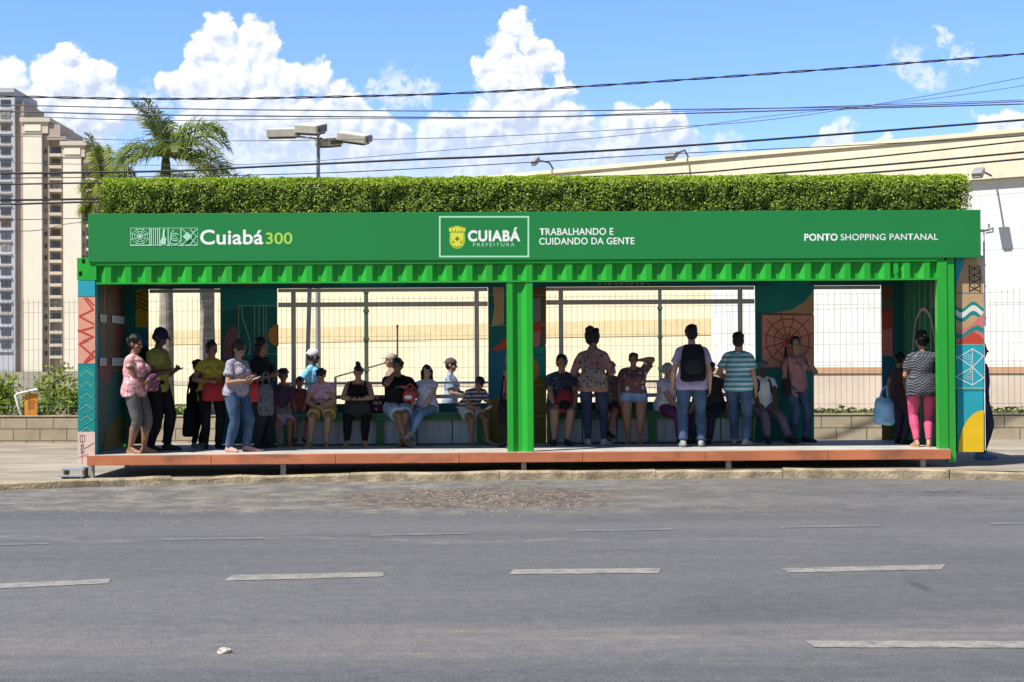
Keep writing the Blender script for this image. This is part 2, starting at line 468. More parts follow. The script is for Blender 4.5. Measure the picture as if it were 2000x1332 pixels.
# ---- kerb line (foot of the kerb as seen, dropped onto the road plane)
KP = [(-2600, 1040), (-1500, 1012), (-700, 985), (-300, 970), (0, 958), (180, 950), (370, 945), (553, 941), (780, 938.5), (1000, 937), (1250, 934.5), (1500, 933), (1800, 934), (2000, 938), (2300, 946), (2700, 958), (3400, 975), (4200, 992)]
KL = spline([on_z(x, y, 0.0) for x, y in KP], 8)
def kerb_top(x): return .122 - .030 * max(0.0, min(1.0, (1.0 - x) / 7.5))
def walk_z(x): return kerb_top(x) - .006 - .030 * max(0.0, min(1.0, (2.0 - x) / 5.0))
WL_A, WL_B = on_z(0, 860, .10), on_z(2000, 857, .12)            # foot of the low block wall
WDIR = (WL_B - WL_A); WDIR.z = 0; WLEN = WDIR.length; WDIR.normalize(); WNRM = Vector((WDIR.y, -WDIR.x, 0))   # towards the camera
def wall_at(px, py=800):
    p = on_plane(px, py, WL_A, WNRM); return (p - WL_A).dot(WDIR)

b = MB()
rv = []; rf = []
for p in KL:
    rv += [(p.x, -70, 0), (p.x, p.y + .3, 0)]
for i in range(len(KL) - 1): rf.append((2 * i, 2 * i + 2, 2 * i + 3, 2 * i + 1))
x0, x1 = KL[0].x, KL[-1].x
n = len(rv); rv += [(-160, -70, 0), (-160, KL[0].y - 3, 0), (160, -70, 0), (160, KL[-1].y - 3, 0)]
rf += [(n, 0, 1, n + 1), (2 * len(KL) - 2, n + 2, n + 3, 2 * len(KL) - 1)]
b.add(rv, rf)
tag(b.build('road', M_road), kind='structure')

# pavement surface behind the kerb up to the block wall
b = MB(); pv = []; pf = []
for p in KL:
    s = (p.x - WL_A.x) / WDIR.x
    back = WL_A + WDIR * s
    z = walk_z(p.x)
    for k in range(5):
        t = k / 4; pv.append((p.x, (p.y + .12) * (1 - t) + (back.y + .15) * t, z))
for i in range(len(KL) - 1):
    for k in range(4):
        a = i * 5 + k; pf.append((a, a + 5, a + 6, a + 1))
b.add(pv, pf)
tag(b.build('sidewalk', M_walk), kind='structure')

# kerb: stones about a metre long with open joints, one structure
b = MB()
seglen = 1.0; acc = 0.0; pts = [KL[0]]
dense = []
for i in range(len(KL) - 1):
    for k in range(6): dense.append(KL[i].lerp(KL[i + 1], k / 6))
cur = [dense[0]]; length = 0
segs = []
for p in dense[1:]:
    length += (p - cur[-1]).length; cur.append(p)
    if length > seglen: seglen = random.uniform(.8, 2.3); segs.append(cur); cur = [p]; length = 0
for si, sg in enumerate(segs):
    jit = random.uniform(-.012, .010); vs = []; fs = []
    a, c = sg[0], sg[-1]; d = (c - a); L = d.length; d.normalize()
    L *= .996
    nrm = Vector((d.y, -d.x, 0))
    prof = [(0.0, -.03), (.012, .085), (.035, 1.0), (.15, 1.0), (.15, -.03)]
    for e in range(5):
        q_ = a + d * (L * e / 4)
        h = kerb_top(q_.x) + jit + random.uniform(-.004, .004)
        for (oy, oz) in prof:
            zz = oz * h if oz == 1.0 else oz
            if oz == .085: zz = h - .022
            pp = q_ - nrm * oy
            kk = .022 * mnoise.noise(Vector((pp.x * 2.3, pp.y * 2, zz * 9))); vs.append((pp.x, pp.y + (kk if zz > 0 else 0), zz + (kk * .8 if zz > .02 else 0)))
    m_ = len(prof)
    for e in range(4):
        for k in range(m_ - 1): fs.append((e * m_ + k, (e + 1) * m_ + k, (e + 1) * m_ + k + 1, e * m_ + k + 1))
    fs.append(tuple(range(m_))); fs.append(tuple(4 * m_ + k for k in range(m_ - 1, -1, -1)))
    b.add(vs, fs)
tag(b.build('kerb', M_kerb, fixn=True), kind='structure')

# ---- road markings (worn paint sheets)
def paint_mat(name, col, lo, hi):
    m = bpy.data.materials.new(name); m.use_nodes = True
    q = NG(m.node_tree); bb = m.node_tree.nodes['Principled BSDF']
    o = q.n('ShaderNodeTexCoord').outputs['Object']
    n1 = q.noise(o, 6.0, 6.0, .75); n2 = q.noise(o, 45.0, 3.0, .7)
    f = q.ss(q.math('ADD', n1.outputs[0], q.math('MULTIPLY', n2.outputs[0], .5)), lo, hi)
    q.link(q.mix(f, (.12, .12, .125, 1), c4(col)), bb.inputs['Base Color']); bb.inputs['Roughness'].default_value = .8
    return m
M_paint = paint_mat('worn_lane_paint', (.275, .26, .215), .52, .92)
M_paint2 = paint_mat('faded_lane_paint', (.22, .22, .21), .66, 1.05)
def marking(q4, m):
    b = MB(); top0, top1, bot1, bot0 = [on_z(x, y, .004) for x, y in q4]
    vs = []; N = 24
    for i in range(N + 1):
        t = i / N
        a = top0.lerp(top1, t); c = bot0.lerp(bot1, t)
        a.y += random.uniform(-.008, .008); c.y += random.uniform(-.008, .008)
        vs += [a, c]
    b.add(vs, [(2 * i + 1, 2 * i + 3, 2 * i + 2, 2 * i) for i in range(N)])
    tag(b.build('lane_marking', m), kind='structure')
for q4 in [((-60, 1141), (217, 1129), (212, 1138), (-60, 1151)), ((452, 1122), (752, 1116), (748, 1125), (438, 1133)),
           ((1003, 1111), (1292, 1108), (1286, 1118), (995, 1120)), ((1525, 1109), (1848, 1101), (1838, 1111), (1540, 1117)),
           ((1572, 1250), (2100, 1251), (2100, 1264), (1590, 1263))]:
    marking(q4, M_paint)
for q4 in [((-60, 1062), (95, 1059), (95, 1062), (-60, 1065)), ((320, 1050.5), (515, 1048), (515, 1051.5), (320, 1053.5)),
           ((725, 1042), (915, 1038.5), (915, 1042), (725, 1045.5)), ((1125, 1033), (1316, 1030.5), (1316, 1034), (1125, 1037)),
           ((1525, 1026.5), (1720, 1023.5), (1720, 1027), (1525, 1030)), ((1933, 1019.5), (2080, 1018), (2080, 1021.5), (1933, 1023))]:
    marking(q4, M_paint2)

# ---- loose gravel where the old surface breaks up
def pebbles(name, region, count, smin, smax, cols, power=1.0):
    b = MB(); k = 0
    while k < count:
        u, v = random.gauss(0, .42), random.gauss(0, .42)
        if u * u + v * v > 1: continue
        cx, cy, rx, ry = region
        p = on_z(cx + u * rx, cy + v * ry, 0)
        s = random.uniform(smin, smax)
        M = Euler((random.uniform(-.4, .4), random.uniform(-.4, .4), random.uniform(0, 6.28))).to_matrix()
        vs = []
        for (x, y, z) in ((1, 0, 0), (.4, .9, 0), (-.6, .7, 0), (-1, -.1, 0), (-.3, -.9, 0), (.6, -.7, 0), (.1, .1, .8), (0, 0, -.5)):
            vs.append(Vector((p.x, p.y, s * .22)) + M @ Vector((x * s * random.uniform(.7, 1.2), y * s * random.uniform(.6, 1.1), z * s * .7)))
        fs = [(i, (i + 1) % 6, 6) for i in range(6)] + [((i + 1) % 6, i, 7) for i in range(6)]
        b.add(vs, fs, random.randrange(len(cols))); k += 1
    return tag(b.build(name, cols), kind='stuff')
peb = [mat('pebble_red', (.26, .18, .14), .9), mat('pebble_tan', (.30, .25, .20), .9), mat('pebble_grey', (.20, .195, .19), .9), mat('pebble_pale', (.34, .31, .27), .9)]
g1 = pebbles('gravel', (935, 972, 260, 40), 600, .006, .016, peb)
tag(g1, 'loose reddish gravel spread on the old asphalt before the shelter', 'gravel')
g2 = pebbles('grit', (330, 985, 520, 55), 600, .004, .011, peb[1:])
tag(g2, 'pale grit scattered along the worn road margin at the left', 'grit')
g3 = pebbles('litter_grit', (1560, 965, 560, 60), 250, .004, .010, peb[1:])
tag(g3, 'thin scatter of grit on the dark asphalt at the right', 'grit')

def rock(name, px, py, rx, ry, rz, m, label):
    p = on_z(px, py, 0); bm = bmesh.new(); bmesh.ops.create_icosphere(bm, subdivisions=3, radius=1)
    for v in bm.verts:
        k = 1 + .35 * mnoise.noise(v.co * 1.7 + Vector((px, 0, 0))) + .12 * mnoise.noise(v.co * 5)
        v.co = Vector((v.co.x * rx * k, v.co.y * ry * k, max(-.2, v.co.z) * rz * k))
    me = bpy.data.meshes.new(name); bm.to_mesh(me); bm.free(); me.materials.append(m)
    o = bpy.data.objects.new(name, me); COL.objects.link(o); o.location = (p.x, p.y, rz * .2)
    return tag(o, label, 'stone')
rock('stone', 439, 1274, .040, .036, .026, mat('pale_stone', (.46, .41, .33), .9, .2, 8, .6, 60), 'pale broken stone lying alone on the near traffic lane')
bb_ = MB(); p = on_z(1785, 932, 0)
for k in range(5):
    ang = random.uniform(0, 6); c = Vector((p.x + random.uniform(-.16, .16), p.y + random.uniform(-.06, .0), .012))
    bb_.add([c + Vector((.07 * math.cos(ang + t), .035 * math.sin(ang + t), .012 * math.sin(3 * t))) for t in (0, 1.2, 2.6, 3.9, 5.1)], [(0, 1, 2, 3, 4)])
tag(bb_.build('paper_scrap', mat('litter_paper', (.75, .75, .74), .8)), 'crumpled white paper scraps lying at the foot of the kerb', 'litter')

# ---- low block wall along the back of the pavement
M_block = brick_mat('concrete_blocks', (.36, .30, .215), (.42, .355, .26), (.17, .14, .10), .56, .235, .012, bump=.6, var=.25)
S0, S1 = wall_at(-1500), wall_at(3300)
ang_w = math.atan2(WDIR.y, WDIR.x)
bw = MB(); bw.box((S0, 0, -.2), (S1, .16, .47 - .0)); bw.box((S0, -.012, .475), (S1, .172, .505))
o = bw.build('block_wall', [M_block]); o.location = WL_A - Vector((0, 0, WL_A.z - .10)); o.rotation_euler = (0, 0, ang_w)
tag(o, 'low tan concrete block wall behind the shelter along the pavement', 'wall')
def wl(s, y, z): return WL_A + WDIR * s - WNRM * y + Vector((0, 0, z - WL_A.z))
bs = MB(); bs.add([wl(S0, .165, .5), wl(S1, .165, .5), wl(S1, 5.2, .5), wl(S0, 5.2, .5)], [(0, 1, 2, 3)])
tag(bs.build('planting_bed', M_soil), kind='structure')

# ---- wire mesh fence standing on it
M_wire = mat('fence_green', (.05, .085, .06), .6)
s_p = wall_at(710); s_q = wall_at(1290); dS = (s_q - s_p) / 2
fence = empty('mesh_fence', wl(s_p, .3, .5), 'dark green wire mesh fence on posts standing behind the block wall', 'fence')
FI = fence.matrix_basis.copy(); fence.rotation_euler = (0, 0, ang_w)
FTOP = 2.42
k0 = math.floor((S0 - s_p) / dS); k1 = math.ceil((S1 - s_p) / dS)
postm = None; panelm = None
def wire(b, a, c, w):
    a = Vector(a); c = Vector(c); d = (c - a).normalized()
    u = Vector((1, 0, 0)) if abs(d.z) > .5 else Vector((0, 0, 1)); v = d.cross(u)
    vs = []
    for p_ in (a, c):
        for ph in (0, 2.0944, 4.1888): vs.append(p_ + (u * math.cos(ph) + v * math.sin(ph)) * w)
    b.add(vs, [(0, 1, 4, 3), (1, 2, 5, 4), (2, 0, 3, 5)])
for k in range(k0, k1):
    thick = .035 if k % 2 == 0 else .012
    b = MB(); b.box((k * dS - thick, -thick, 0), (k * dS + thick, thick, FTOP + .06))
    if k % 2 == 0:
        b.box((k * dS - .045, -.045, FTOP + .06), (k * dS + .045, .045, FTOP + .09))
        for zz in (.35, .95, 1.55, 2.1): b.box((k * dS - .05, -.05, zz), (k * dS + .05, .05, zz + .05))
    b.build('post', M_wire, fence)
    b = MB(); nx = int(dS / .105)
    for i in range(1, nx): wire(b, (k * dS + dS * i / nx, -.02, 0), (k * dS + dS * i / nx, -.02, FTOP), .0034)
    for zz in (.08, .28, .82, 1.02, 1.42, 1.62, 2.16, 2.36):
        wire(b, (k * dS, -.014, zz), (k * dS + dS, -.014, zz), .0040)
    b.build('mesh_panel', M_wire, fence)

# ---- shopping mall hall behind
D0 = 42.0
mp0 = CAM + ray(2000, 700) * (D0 / ray(2000, 700).dot(CROT @ Vector((0, 0, -1))))
mp1 = CAM + ray(290, 700) * (D0 * 433 / 296 / ray(290, 700).dot(CROT @ Vector((0, 0, -1))))
MD = mp0 - mp1; MD.z = 0; MLEN = MD.length; MD.normalize(); MN = Vector((MD.y, -MD.x, 0))
mall = empty('shopping_hall', (mp1.x, mp1.y, 0), 'large flat roofed hall with cream wall, tan band and white panelled end', 'building', rz=math.atan2(MD.y, MD.x))
def ms(px): return (on_plane(px, 690, mp1, MN) - mp1).dot(MD)
def mz(px, py): return on_plane(px, py, mp1, MN).z
M_cream = mat('cream_render', (.74, .64, .455), .85, .06, .6, .1, 20, dirt=(.62, .52, .36), dirt_amt=.3, dirt_scale=.5)
M_fascia = mat('cream_fascia', (.72, .65, .48), .8, .1, .8, .1, 20, dirt=(.45, .40, .30), dirt_amt=.4, dirt_scale=.7)
M_white = brick_mat('white_panels', (.71, .71, .705), (.74, .735, .725), (.55, .55, .55), 2.6, 1.55, .025, .7, .15, var=.10)
M_tan = mat('tan_band', (.64, .51, .30), .85, .08)
M_brown = mat('brown_band', (.44, .26, .16), .85, .08)
M_pinkwall = mat('pinkish_render', (.52, .43, .36), .9, .1, .6)
E1 = ms(2500); ztop = mz(2000, 262); zfas = mz(2000, 347)
sW = ms(1391)
b = MB(); b.box((-1.5, 0, 0), (E1, 30, zfas)); b.build('wall', M_cream, mall)
b = MB(); b.box((-1.7, -.25, zfas), (E1, 30, ztop)); b.box((-1.75, -.32, ztop), (E1, 30.1, ztop + .12)); b.build('parapet', M_fascia, mall)
zb0, zb1 = mz(1700, 716), mz(1700, 728)
b = MB(); b.box((sW, -.06, zb1), (E1, -.001, zfas - .01)); b.build('white_cladding', M_white, mall)
b = MB(); b.box((sW, -.09, zb0), (E1, -.001, zb1 - .002)); b.build('brown_band', M_brown, mall)
b = MB(); b.box((sW, -.05, 0), (E1, -.001, zb0 - .002)); b.build('plinth', M_pinkwall, mall)
b = MB(); b.box((-1.5, -.02, mz(1390, 655)), (sW - .01, -.001, mz(1390, 622))); b.build('tan_band', M_tan, mall)
b = MB(); b.box((-1.5, -.02, mz(560, 752)), (sW - .01, -.001, mz(560, 743))); b.box((-1.5, -.03, 0), (sW - .01, -.021, mz(560, 790))); b.build('plinth', M_pinkwall, mall)
# projecting bay left of the window: slightly deeper cream piers
for pxa, pxb in ((300, 318), (1060, 1100)):
    pass
M_grey = mat('grey_metal', (.30, .30, .31), .5, .1, 4, 0, 10, .3)
M_dgrey = mat('dark_metal', (.09, .09, .10), .5, .1, 4)
M_lampgrey = mat('lamp_housing', (.52, .49, .43), .6, .1, 4)
def roof_floodlight(px, py, label, lit=0.15, arm=.7):
    s = ms(px); z = mz(px, py)
    t = empty('floodlight', Vector((mp1.x, mp1.y, 0)) + MD * s + MN * .3 + Vector((0, 0, ztop)), label, 'floodlight', 'floodlights on the hall parapet', rz=math.atan2(MD.y, MD.x))
    b = MB(); b.tube([(0, .2, .1), (0, -.1, .35), (-.1, -arm, z - ztop + .05)] if lit != .14 else [(0, .0, z - ztop), (-.05, -arm * .5, z - ztop + .05), (-.1, -arm, z - ztop + .03)], .03, 6); b.build('arm', M_dgrey, t)
    b = MB(); M = Euler((R(35), 0, 0)).to_matrix(); b.obox((-.1, -arm - .1, z - ztop), lit, .17, .08, M); b.obox((-.1, -arm - .1 - .05, z - ztop - .08), lit * .8, .12, .02, M); b.build('lamp_head', M_grey, t)
roof_floodlight(1352, 312, 'grey floodlight on a bent arm above the middle of the hall parapet')
roof_floodlight(1088, 322, 'thin bent floodlight bracket near the far end of the hall parapet', .08)
roof_floodlight(1946, 346, 'grey floodlight on a straight arm high on the white end of the hall', .14, .78)

# ---- apartment towers
M_tA = mat('tower_grey', (.50, .50, .55), .85, .1, .1)
M_tA2 = mat('tower_shaded_side', (.36, .30, .26), .85, .1, .1)  # darker brown puts the shade of the tower's right side into the colour
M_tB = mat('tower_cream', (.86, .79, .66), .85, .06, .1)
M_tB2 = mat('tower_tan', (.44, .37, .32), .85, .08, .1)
M_glass = mat('dark_window', (.07, .075, .09), .25, .2, .3, spec=.6)
M_tB3 = mat('tower_trim', (.66, .57, .46), .85, .08, .1)
M_glass2 = mat('blue_window', (.09, .11, .15), .2, .2, .3, spec=.7); M_curtain = mat('curtained_window', (.26, .25, .24), .6, .3, .5); M_shade = mat('brown_window', (.10, .075, .06), .5, .3, .5)
DT = 350.0
fwd = CROT @ Vector((0, 0, -1))
def tw(px, py):
    d = ray(px, py); return CAM + d * (DT / d.dot(fwd))
PM = DT / FPX
def tower(name, px0, ytop, label, build):
    o = tw(px0, 720); z = tw(px0, ytop).z
    t = empty(name, (o.x, o.y, 0), label, 'apartment tower', 'apartment towers on the skyline')
    build(t, z); return t
def win_cells(t, x, w, y, zs, h, mat_, depth=.3):
    me = None; alts = {}
    for z in zs:
        if me is None:
            b = MB(); b.box((0, 0, 0), (w, depth, h)); b.box((w * .46, -.06, 0), (w * .54, -.001, h)); o = b.build('window', [mat_], t); me = o.data
        else:
            alt = random.choice((0, 0, 0, 1, 2, 3))
            if alt and alt not in alts:
                m2 = me.copy(); m2.materials.clear(); m2.materials.append((M_glass, M_glass2, M_curtain, M_shade)[alt]); alts[alt] = m2
            o = bpy.data.objects.new('window', alts[alt] if alt else me); COL.objects.link(o); o.parent = t
        o.location = (x, y, z)
FL = 23.6 * PM
def bA(t, z):
    w = 110 * PM
    b = MB(); b.box((0, 0, 0), (w - 16 * PM, 18, z)); b.box((0, -.35, z - 1), (w - 16 * PM, -.01, z)); b.build('wall', M_tA, t)
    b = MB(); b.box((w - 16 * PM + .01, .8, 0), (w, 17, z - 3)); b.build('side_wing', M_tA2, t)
    zs = [z - 4.2 - FL * k for k in range(int((z - 6) / FL))]
    win_cells(t, w - 43 * PM, 19 * PM, -.12, zs, 1.5, M_glass)
    win_cells(t, w - 78 * PM, 16 * PM, -.12, zs, 1.5, M_glass)
    for k, zz in enumerate(zs):
        b = MB(); b.box((0, -.3, zz - .9), (w - 22 * PM, -.005, zz - .55)); b.build('floor_band', M_tB2 if k % 2 else M_tA, t)
tower('apartment_tower', -65, 172, 'grey lilac apartment tower cut by the left edge, tallest of the three', bA)
def bB(t, z, wf=36, wr=13, wb=30):
    a, c, d = wf * PM, wr * PM, wb * PM
    b = MB(); b.box((0, 0, 0), (a, 20, z - 3.6)); b.build('wall', M_tB, t)
    b = MB(); b.box((-.6, -.6, z - 1.0), (a + c + .5, 20, z)); b.box((-.2, -.2, z - 3.6), (a + c, 20, z - 1.01)); b.build('cornice', M_tB3, t)
    b = MB(); b.box((.4, -.35, z - 3.1), (a - .1, -.21, z - 1.5)); b.build('cornice_panel', M_tB, t)
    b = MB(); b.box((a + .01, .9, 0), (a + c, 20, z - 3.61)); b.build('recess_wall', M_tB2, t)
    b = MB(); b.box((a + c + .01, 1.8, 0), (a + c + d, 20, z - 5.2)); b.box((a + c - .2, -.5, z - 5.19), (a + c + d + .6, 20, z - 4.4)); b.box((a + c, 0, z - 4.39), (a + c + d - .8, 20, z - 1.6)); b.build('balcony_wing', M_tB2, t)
    zs = [z - 8.2 - 2.75 * k for k in range(int((z - 9) / 2.75))]
    win_cells(t, a + c * .25, c * .38, .78, zs, 1.0, M_glass)
    win_cells(t, a + c + d * .12, d * .52, 1.6, zs, 1.55, M_glass)
    for zz in zs:
        b = MB(); b.box((a + c + .1, .3, zz - .75), (a + c + d * .8, 1.79, zz - .05)); b.build('balcony', M_tB3, t)
    win_cells(t, a + c + d * .84, d * .10, 1.6, zs, .9, M_glass)
tower('apartment_tower', 46, 230, 'cream apartment tower with a column of dark balconies, middle of the three', bB)
tower('apartment_tower', 124, 276, 'cream apartment tower half hidden by the small palm, lowest of the three', lambda t, z: bB(t, z, 35, 8, 22))

# ---- foliage helpers
def leaf_mat(name, ca, cb, trans=.25, rough=.55):
    m = bpy.data.materials.new(name); m.use_nodes = True
    q = NG(m.node_tree); b_ = m.node_tree.nodes['Principled BSDF']; outn = m.node_tree.nodes['Material Output']
    geo = q.n('ShaderNodeNewGeometry')
    n1 = q.noise(q.n('ShaderNodeTexCoord').outputs['Object'], 2.0, 3.0)
    f = q.math('ADD', q.math('MULTIPLY', geo.outputs['Random Per Island'], .7), q.math('MULTIPLY', n1.outputs[0], .3))
    c = q.mix(f, c4(ca), c4(cb))
    q.link(c, b_.inputs['Base Color']); b_.inputs['Roughness'].default_value = rough; b_.inputs['Specular IOR Level'].default_value = .35
    tr = q.n('ShaderNodeBsdfTranslucent'); q.link(q.mix(1.0, c, (1.3, 1.5, .6, 1), 'MULTIPLY'), tr.inputs[0])
    mx = q.n('ShaderNodeMixShader'); mx.inputs[0].default_value = trans
    q.link(b_.outputs[0], mx.inputs[1]); q.link(tr.outputs[0], mx.inputs[2]); q.link(mx.outputs[0], outn.inputs[0])
    return m
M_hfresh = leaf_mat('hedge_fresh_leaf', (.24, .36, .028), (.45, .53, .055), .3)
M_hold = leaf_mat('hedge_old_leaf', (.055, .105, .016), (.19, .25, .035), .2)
M_palm = leaf_mat('palm_leaf', (.07, .115, .022), (.24, .29, .06), .3)
M_palmy = leaf_mat('young_palm_leaf', (.13, .18, .025), (.34, .35, .05), .3)
M_bush = leaf_mat('bush_leaf', (.10, .17, .025), (.28, .34, .06), .35)
M_bushy = leaf_mat('bush_pale_leaf', (.16, .20, .03), (.36, .36, .07), .3)
M_dark = leaf_mat('ground_leaf', (.03, .06, .015), (.10, .14, .03), .2)
M_bark = mat('palm_bark', (.33, .29, .24), .9, .2, 3, .4, 20, stretch=(1, 1, 5))
M_stem = mat('plant_stem', (.16, .12, .07), .9, .2)

def leaf_quads(C, size, normals=None, ratio=1.8, jitter=.9):
    """arrays of bent diamond leaves at points C; returns verts, faces"""
    n = len(C); C = np.asarray(C)
    a = rng.normal(size=(n, 3)); a /= np.linalg.norm(a, axis=1)[:, None]
    nn = rng.normal(size=(n, 3)) * jitter
    if normals is not None: nn += normals
    nn /= np.linalg.norm(nn, axis=1)[:, None]
    t = a - nn * (a * nn).sum(1)[:, None]; t /= np.linalg.norm(t, axis=1)[:, None]
    u = np.cross(nn, t)
    s = (size * rng.uniform(.6, 1.3, n))[:, None]
    v = np.stack([C - t * s * ratio * .5, C + u * s * .5 + nn * s * .12, C + t * s * ratio * .5, C - u * s * .5 + nn * s * .12], 1).reshape(-1, 3)
    f = np.arange(4 * n).reshape(-1, 4)
    return v, f
def leaf_object(name, C, size, mats, mi=None, normals=None, parent=None, extra=None, ratio=1.8, jitter=.9):
    v, f = leaf_quads(C, size, normals, ratio, jitter)
    v = v.tolist(); f = f.tolist(); mi = list(mi) if mi is not None else [0] * len(f)
    if extra is not None:
        o_ = len(v); v += extra.v; f += [tuple(i + o_ for i in q_) for q_ in extra.f]; mi += extra.m
    me = bpy.data.meshes.new(name); me.from_pydata(v, [], f)
    for m in mats: me.materials.append(m)
    me.polygons.foreach_set('material_index', mi); me.update()
    o = bpy.data.objects.new(name, me); COL.objects.link(o)
    if parent is not None: o.parent = parent
    return o

# ---- palms beyond the wall
def palm(px, Y, zcrown, trunk_r, fronds, label, mleaf, lf=.55, droop=1.0, base_px=None):
    xb = X(px if base_px is None else base_px, Y); xt = X(px, Y)
    t = empty('palm_tree', (xb, Y, .3), label, 'palm tree', 'palm trees beyond the fence')
    dx = xt - xb; zc = zcrown - .3
    b = MB(); pts = [(dx * k / 10, 0, zc * k / 10) for k in range(11)]
    b.tube(pts, [trunk_r * (1.12 - .03 * k) * (1 + .03 * math.sin(k * 2.2)) for k in range(11)], 14)
    b.build('trunk', M_bark, t, smooth=True)
    b = MB(); b.tube([(dx, 0, zc - .02), (dx, 0, zc + .25), (dx, 0, zc + .55)], [trunk_r * .75, trunk_r * .62, .05], 10); b.build('crown_shaft', mat('crown_shaft', (.10, .12, .05), .6), t, smooth=True)
    for (az, el, L, bend) in fronds:
        b = MB(); d = Vector((math.cos(R(az)), math.sin(R(az)), 0)); p = Vector((dx, 0, zc + .4))
        N = 22; e = R(el); pts = []
        for k in range(N + 1):
            pts.append(p.copy()); p = p + (d * math.cos(e) + Vector((0, 0, math.sin(e)))) * (L / N); e -= R(bend) / N * (0.4 + 1.2 * k / N)
        b.tube(pts, [.028 * (1 - .85 * k / N) for k in range(N + 1)], 5, 1)
        side0 = Vector((-d.y, d.x, 0))
        for k in range(2, int(N * 2.6)):
            tt = k / (N * 2.6); i = min(N - 1, int(tt * N)); q0 = pts[i].lerp(pts[i + 1], tt * N - i); tan = (pts[i + 1] - pts[i]).normalized()
            up = side0.cross(tan)
            if up.z < 0: up = -up
            ll = lf * (.35 + 1.1 * math.sin(PI * min(1, .12 + .86 * tt))) * random.uniform(.8, 1.1)
            for sg in (-1, 1):
                dd = (side0 * sg * .8 + tan * .55 + up * random.uniform(-.15, .45)).normalized()
                tip = q0 + dd * ll + Vector((0, 0, -.28 * ll * droop * random.uniform(.4, 1.6)))
                mid = q0 + dd * ll * .5 + Vector((0, 0, .02))
                w = tan * .014 * random.uniform(.8, 1.3)
                b.add([q0 - w * .6, q0 + w * .6, mid + w, mid - w, tip], [(0, 1, 2, 3), (3, 2, 4)], 0)
        b.build('frond', [mleaf, M_stem], t)
YP = 11.5
palm(325, YP, Z(325, 342, YP), .155, [(130, 72, 1.15, 40), (195, 72, 1.30, 35), (170, 80, 1.30, 30), (5, 58, 1.55, 115), (20, 66, 1.6, 120), (-5, 44, 1.6, 110), (-25, 28, 1.5, 95), (25, 12, 1.5, 70), (170, 20, 1.2, 90), (195, 30, 1.1, 100), (-70, 30, 1.0, 90), (75, 52, 1.2, 110), (-40, 0, 1.4, 55), (215, 0, 1.1, 60), (10, -5, 1.3, 50)],
     'tall palm whose feathery crown rises above the hedge', M_palm, .50)
palm(405, YP + .8, Z(405, 425, YP + .8), .17, [(10, 45, 1.5, 100), (160, 55, 1.5, 95), (-30, 30, 1.3, 90), (80, 65, 1.5, 80), (200, 20, 1.2, 80), (40, 25, 1.4, 90), (0, 15, 1.1, 70)],
     'second palm with smooth grey trunk in the left doorway, crown behind the hedge', M_palm, .45)
palm(200, YP + .5, Z(200, 396, YP + .5), .08, [(165, 80, 1.15, 20), (100, 80, .95, 35), (20, 55, .8, 100), (30, 35, .9, 100), (0, 30, .7, 90), (185, 10, .45, 80), (-60, -20, .7, 60), (200, -45, .85, 30), (190, -60, .95, 20), (215, -65, .9, 15), (170, -50, .7, 30)],
     'small yellowish palm at the left end of the hedge', M_palmy, .34)

# ---- bushes and plants behind the low wall
def shrub(px, py_base, py_top, wpx, Y, label, m1, m2, n=900, leaf=.06, sparse=1.0, name='shrub'):
    c = on_y(px, py_base, Y); zt = Z(px, py_top, Y); h = zt - .5; w = wpx / FPX * (Y + 21)
    t = empty(name, (c.x, Y, .5), label, 'shrub', 'shrubs behind the low wall')
    b = MB(); tips = []
    for k in range(7):
        a = random.uniform(0, 6.28); r = random.uniform(.1, .45) * w; tip = Vector((r * math.cos(a), r * math.sin(a) * .7, h * random.uniform(.55, .95)))
        mid = tip * .5 + Vector((random.uniform(-.05, .05), 0, h * .08)); b.tube([(0, 0, 0), mid, tip], [.02, .014, .005], 5); tips.append(tip); tips.append(mid)
    b.build('stem', M_stem, t)
    C = []
    for k in range(n):
        q_ = random.choice(tips); sp_ = .16 * max(w, h)
        C.append((q_.x + random.gauss(0, sp_), q_.y + random.gauss(0, sp_), max(.02, q_.z + random.gauss(0, sp_ * .8))))
    mi = [1 if random.random() < .2 + .5 * (c_[2] / h) else 0 for c_ in C]
    leaf_object('leaves', C, leaf, [m1, m2], mi, None, t, ratio=2.4)
    return t
shrub(12, 820, 742, 80, 11.6, 'broad leafy green shrub at the left edge behind the low wall', M_bush, M_bushy, 620, .07)
shrub(100, 820, 716, 52, 11.4, 'tall feathery green shrub beside the orange sign', M_bush, M_bushy, 430, .06)
shrub(140, 820, 762, 46, 11.0, 'low yellowish shrub next to the painted corner post', M_bushy, M_bush, 600, .05)
shrub(70, 822, 796, 130, 10.7, 'low dark ground shrub under the orange sign', M_dark, M_bush, 900, .05)
shrub(345, 822, 800, 60, 10.0, 'small low shrub seen through the left doorway', M_dark, M_bush, 300, .05)

def cover(pxa, pxb, label):
    sa, sb = wall_at(pxa), wall_at(pxb); C = []
    n = int((sb - sa) * 420)
    for k in range(n):
        s = random.uniform(sa, sb); y = random.uniform(.35, 1.5)
        hh = .10 + .14 * (mnoise.noise(Vector((s * 1.9, y, 0))) + .55)
        C.append(tuple(wl(s, y, .5 + random.uniform(0, max(.05, hh)))))
    o = leaf_object('ground_cover', C, .05, [M_dark, M_bush], [0 if random.random() < .7 else 1 for _ in C])
    tag(o, label, 'ground cover', kind='stuff')
cover(430, 1100, 'dark low ground cover along the wall behind the benches')
cover(1100, 2400, 'dark low ground cover topping the block wall at the right')

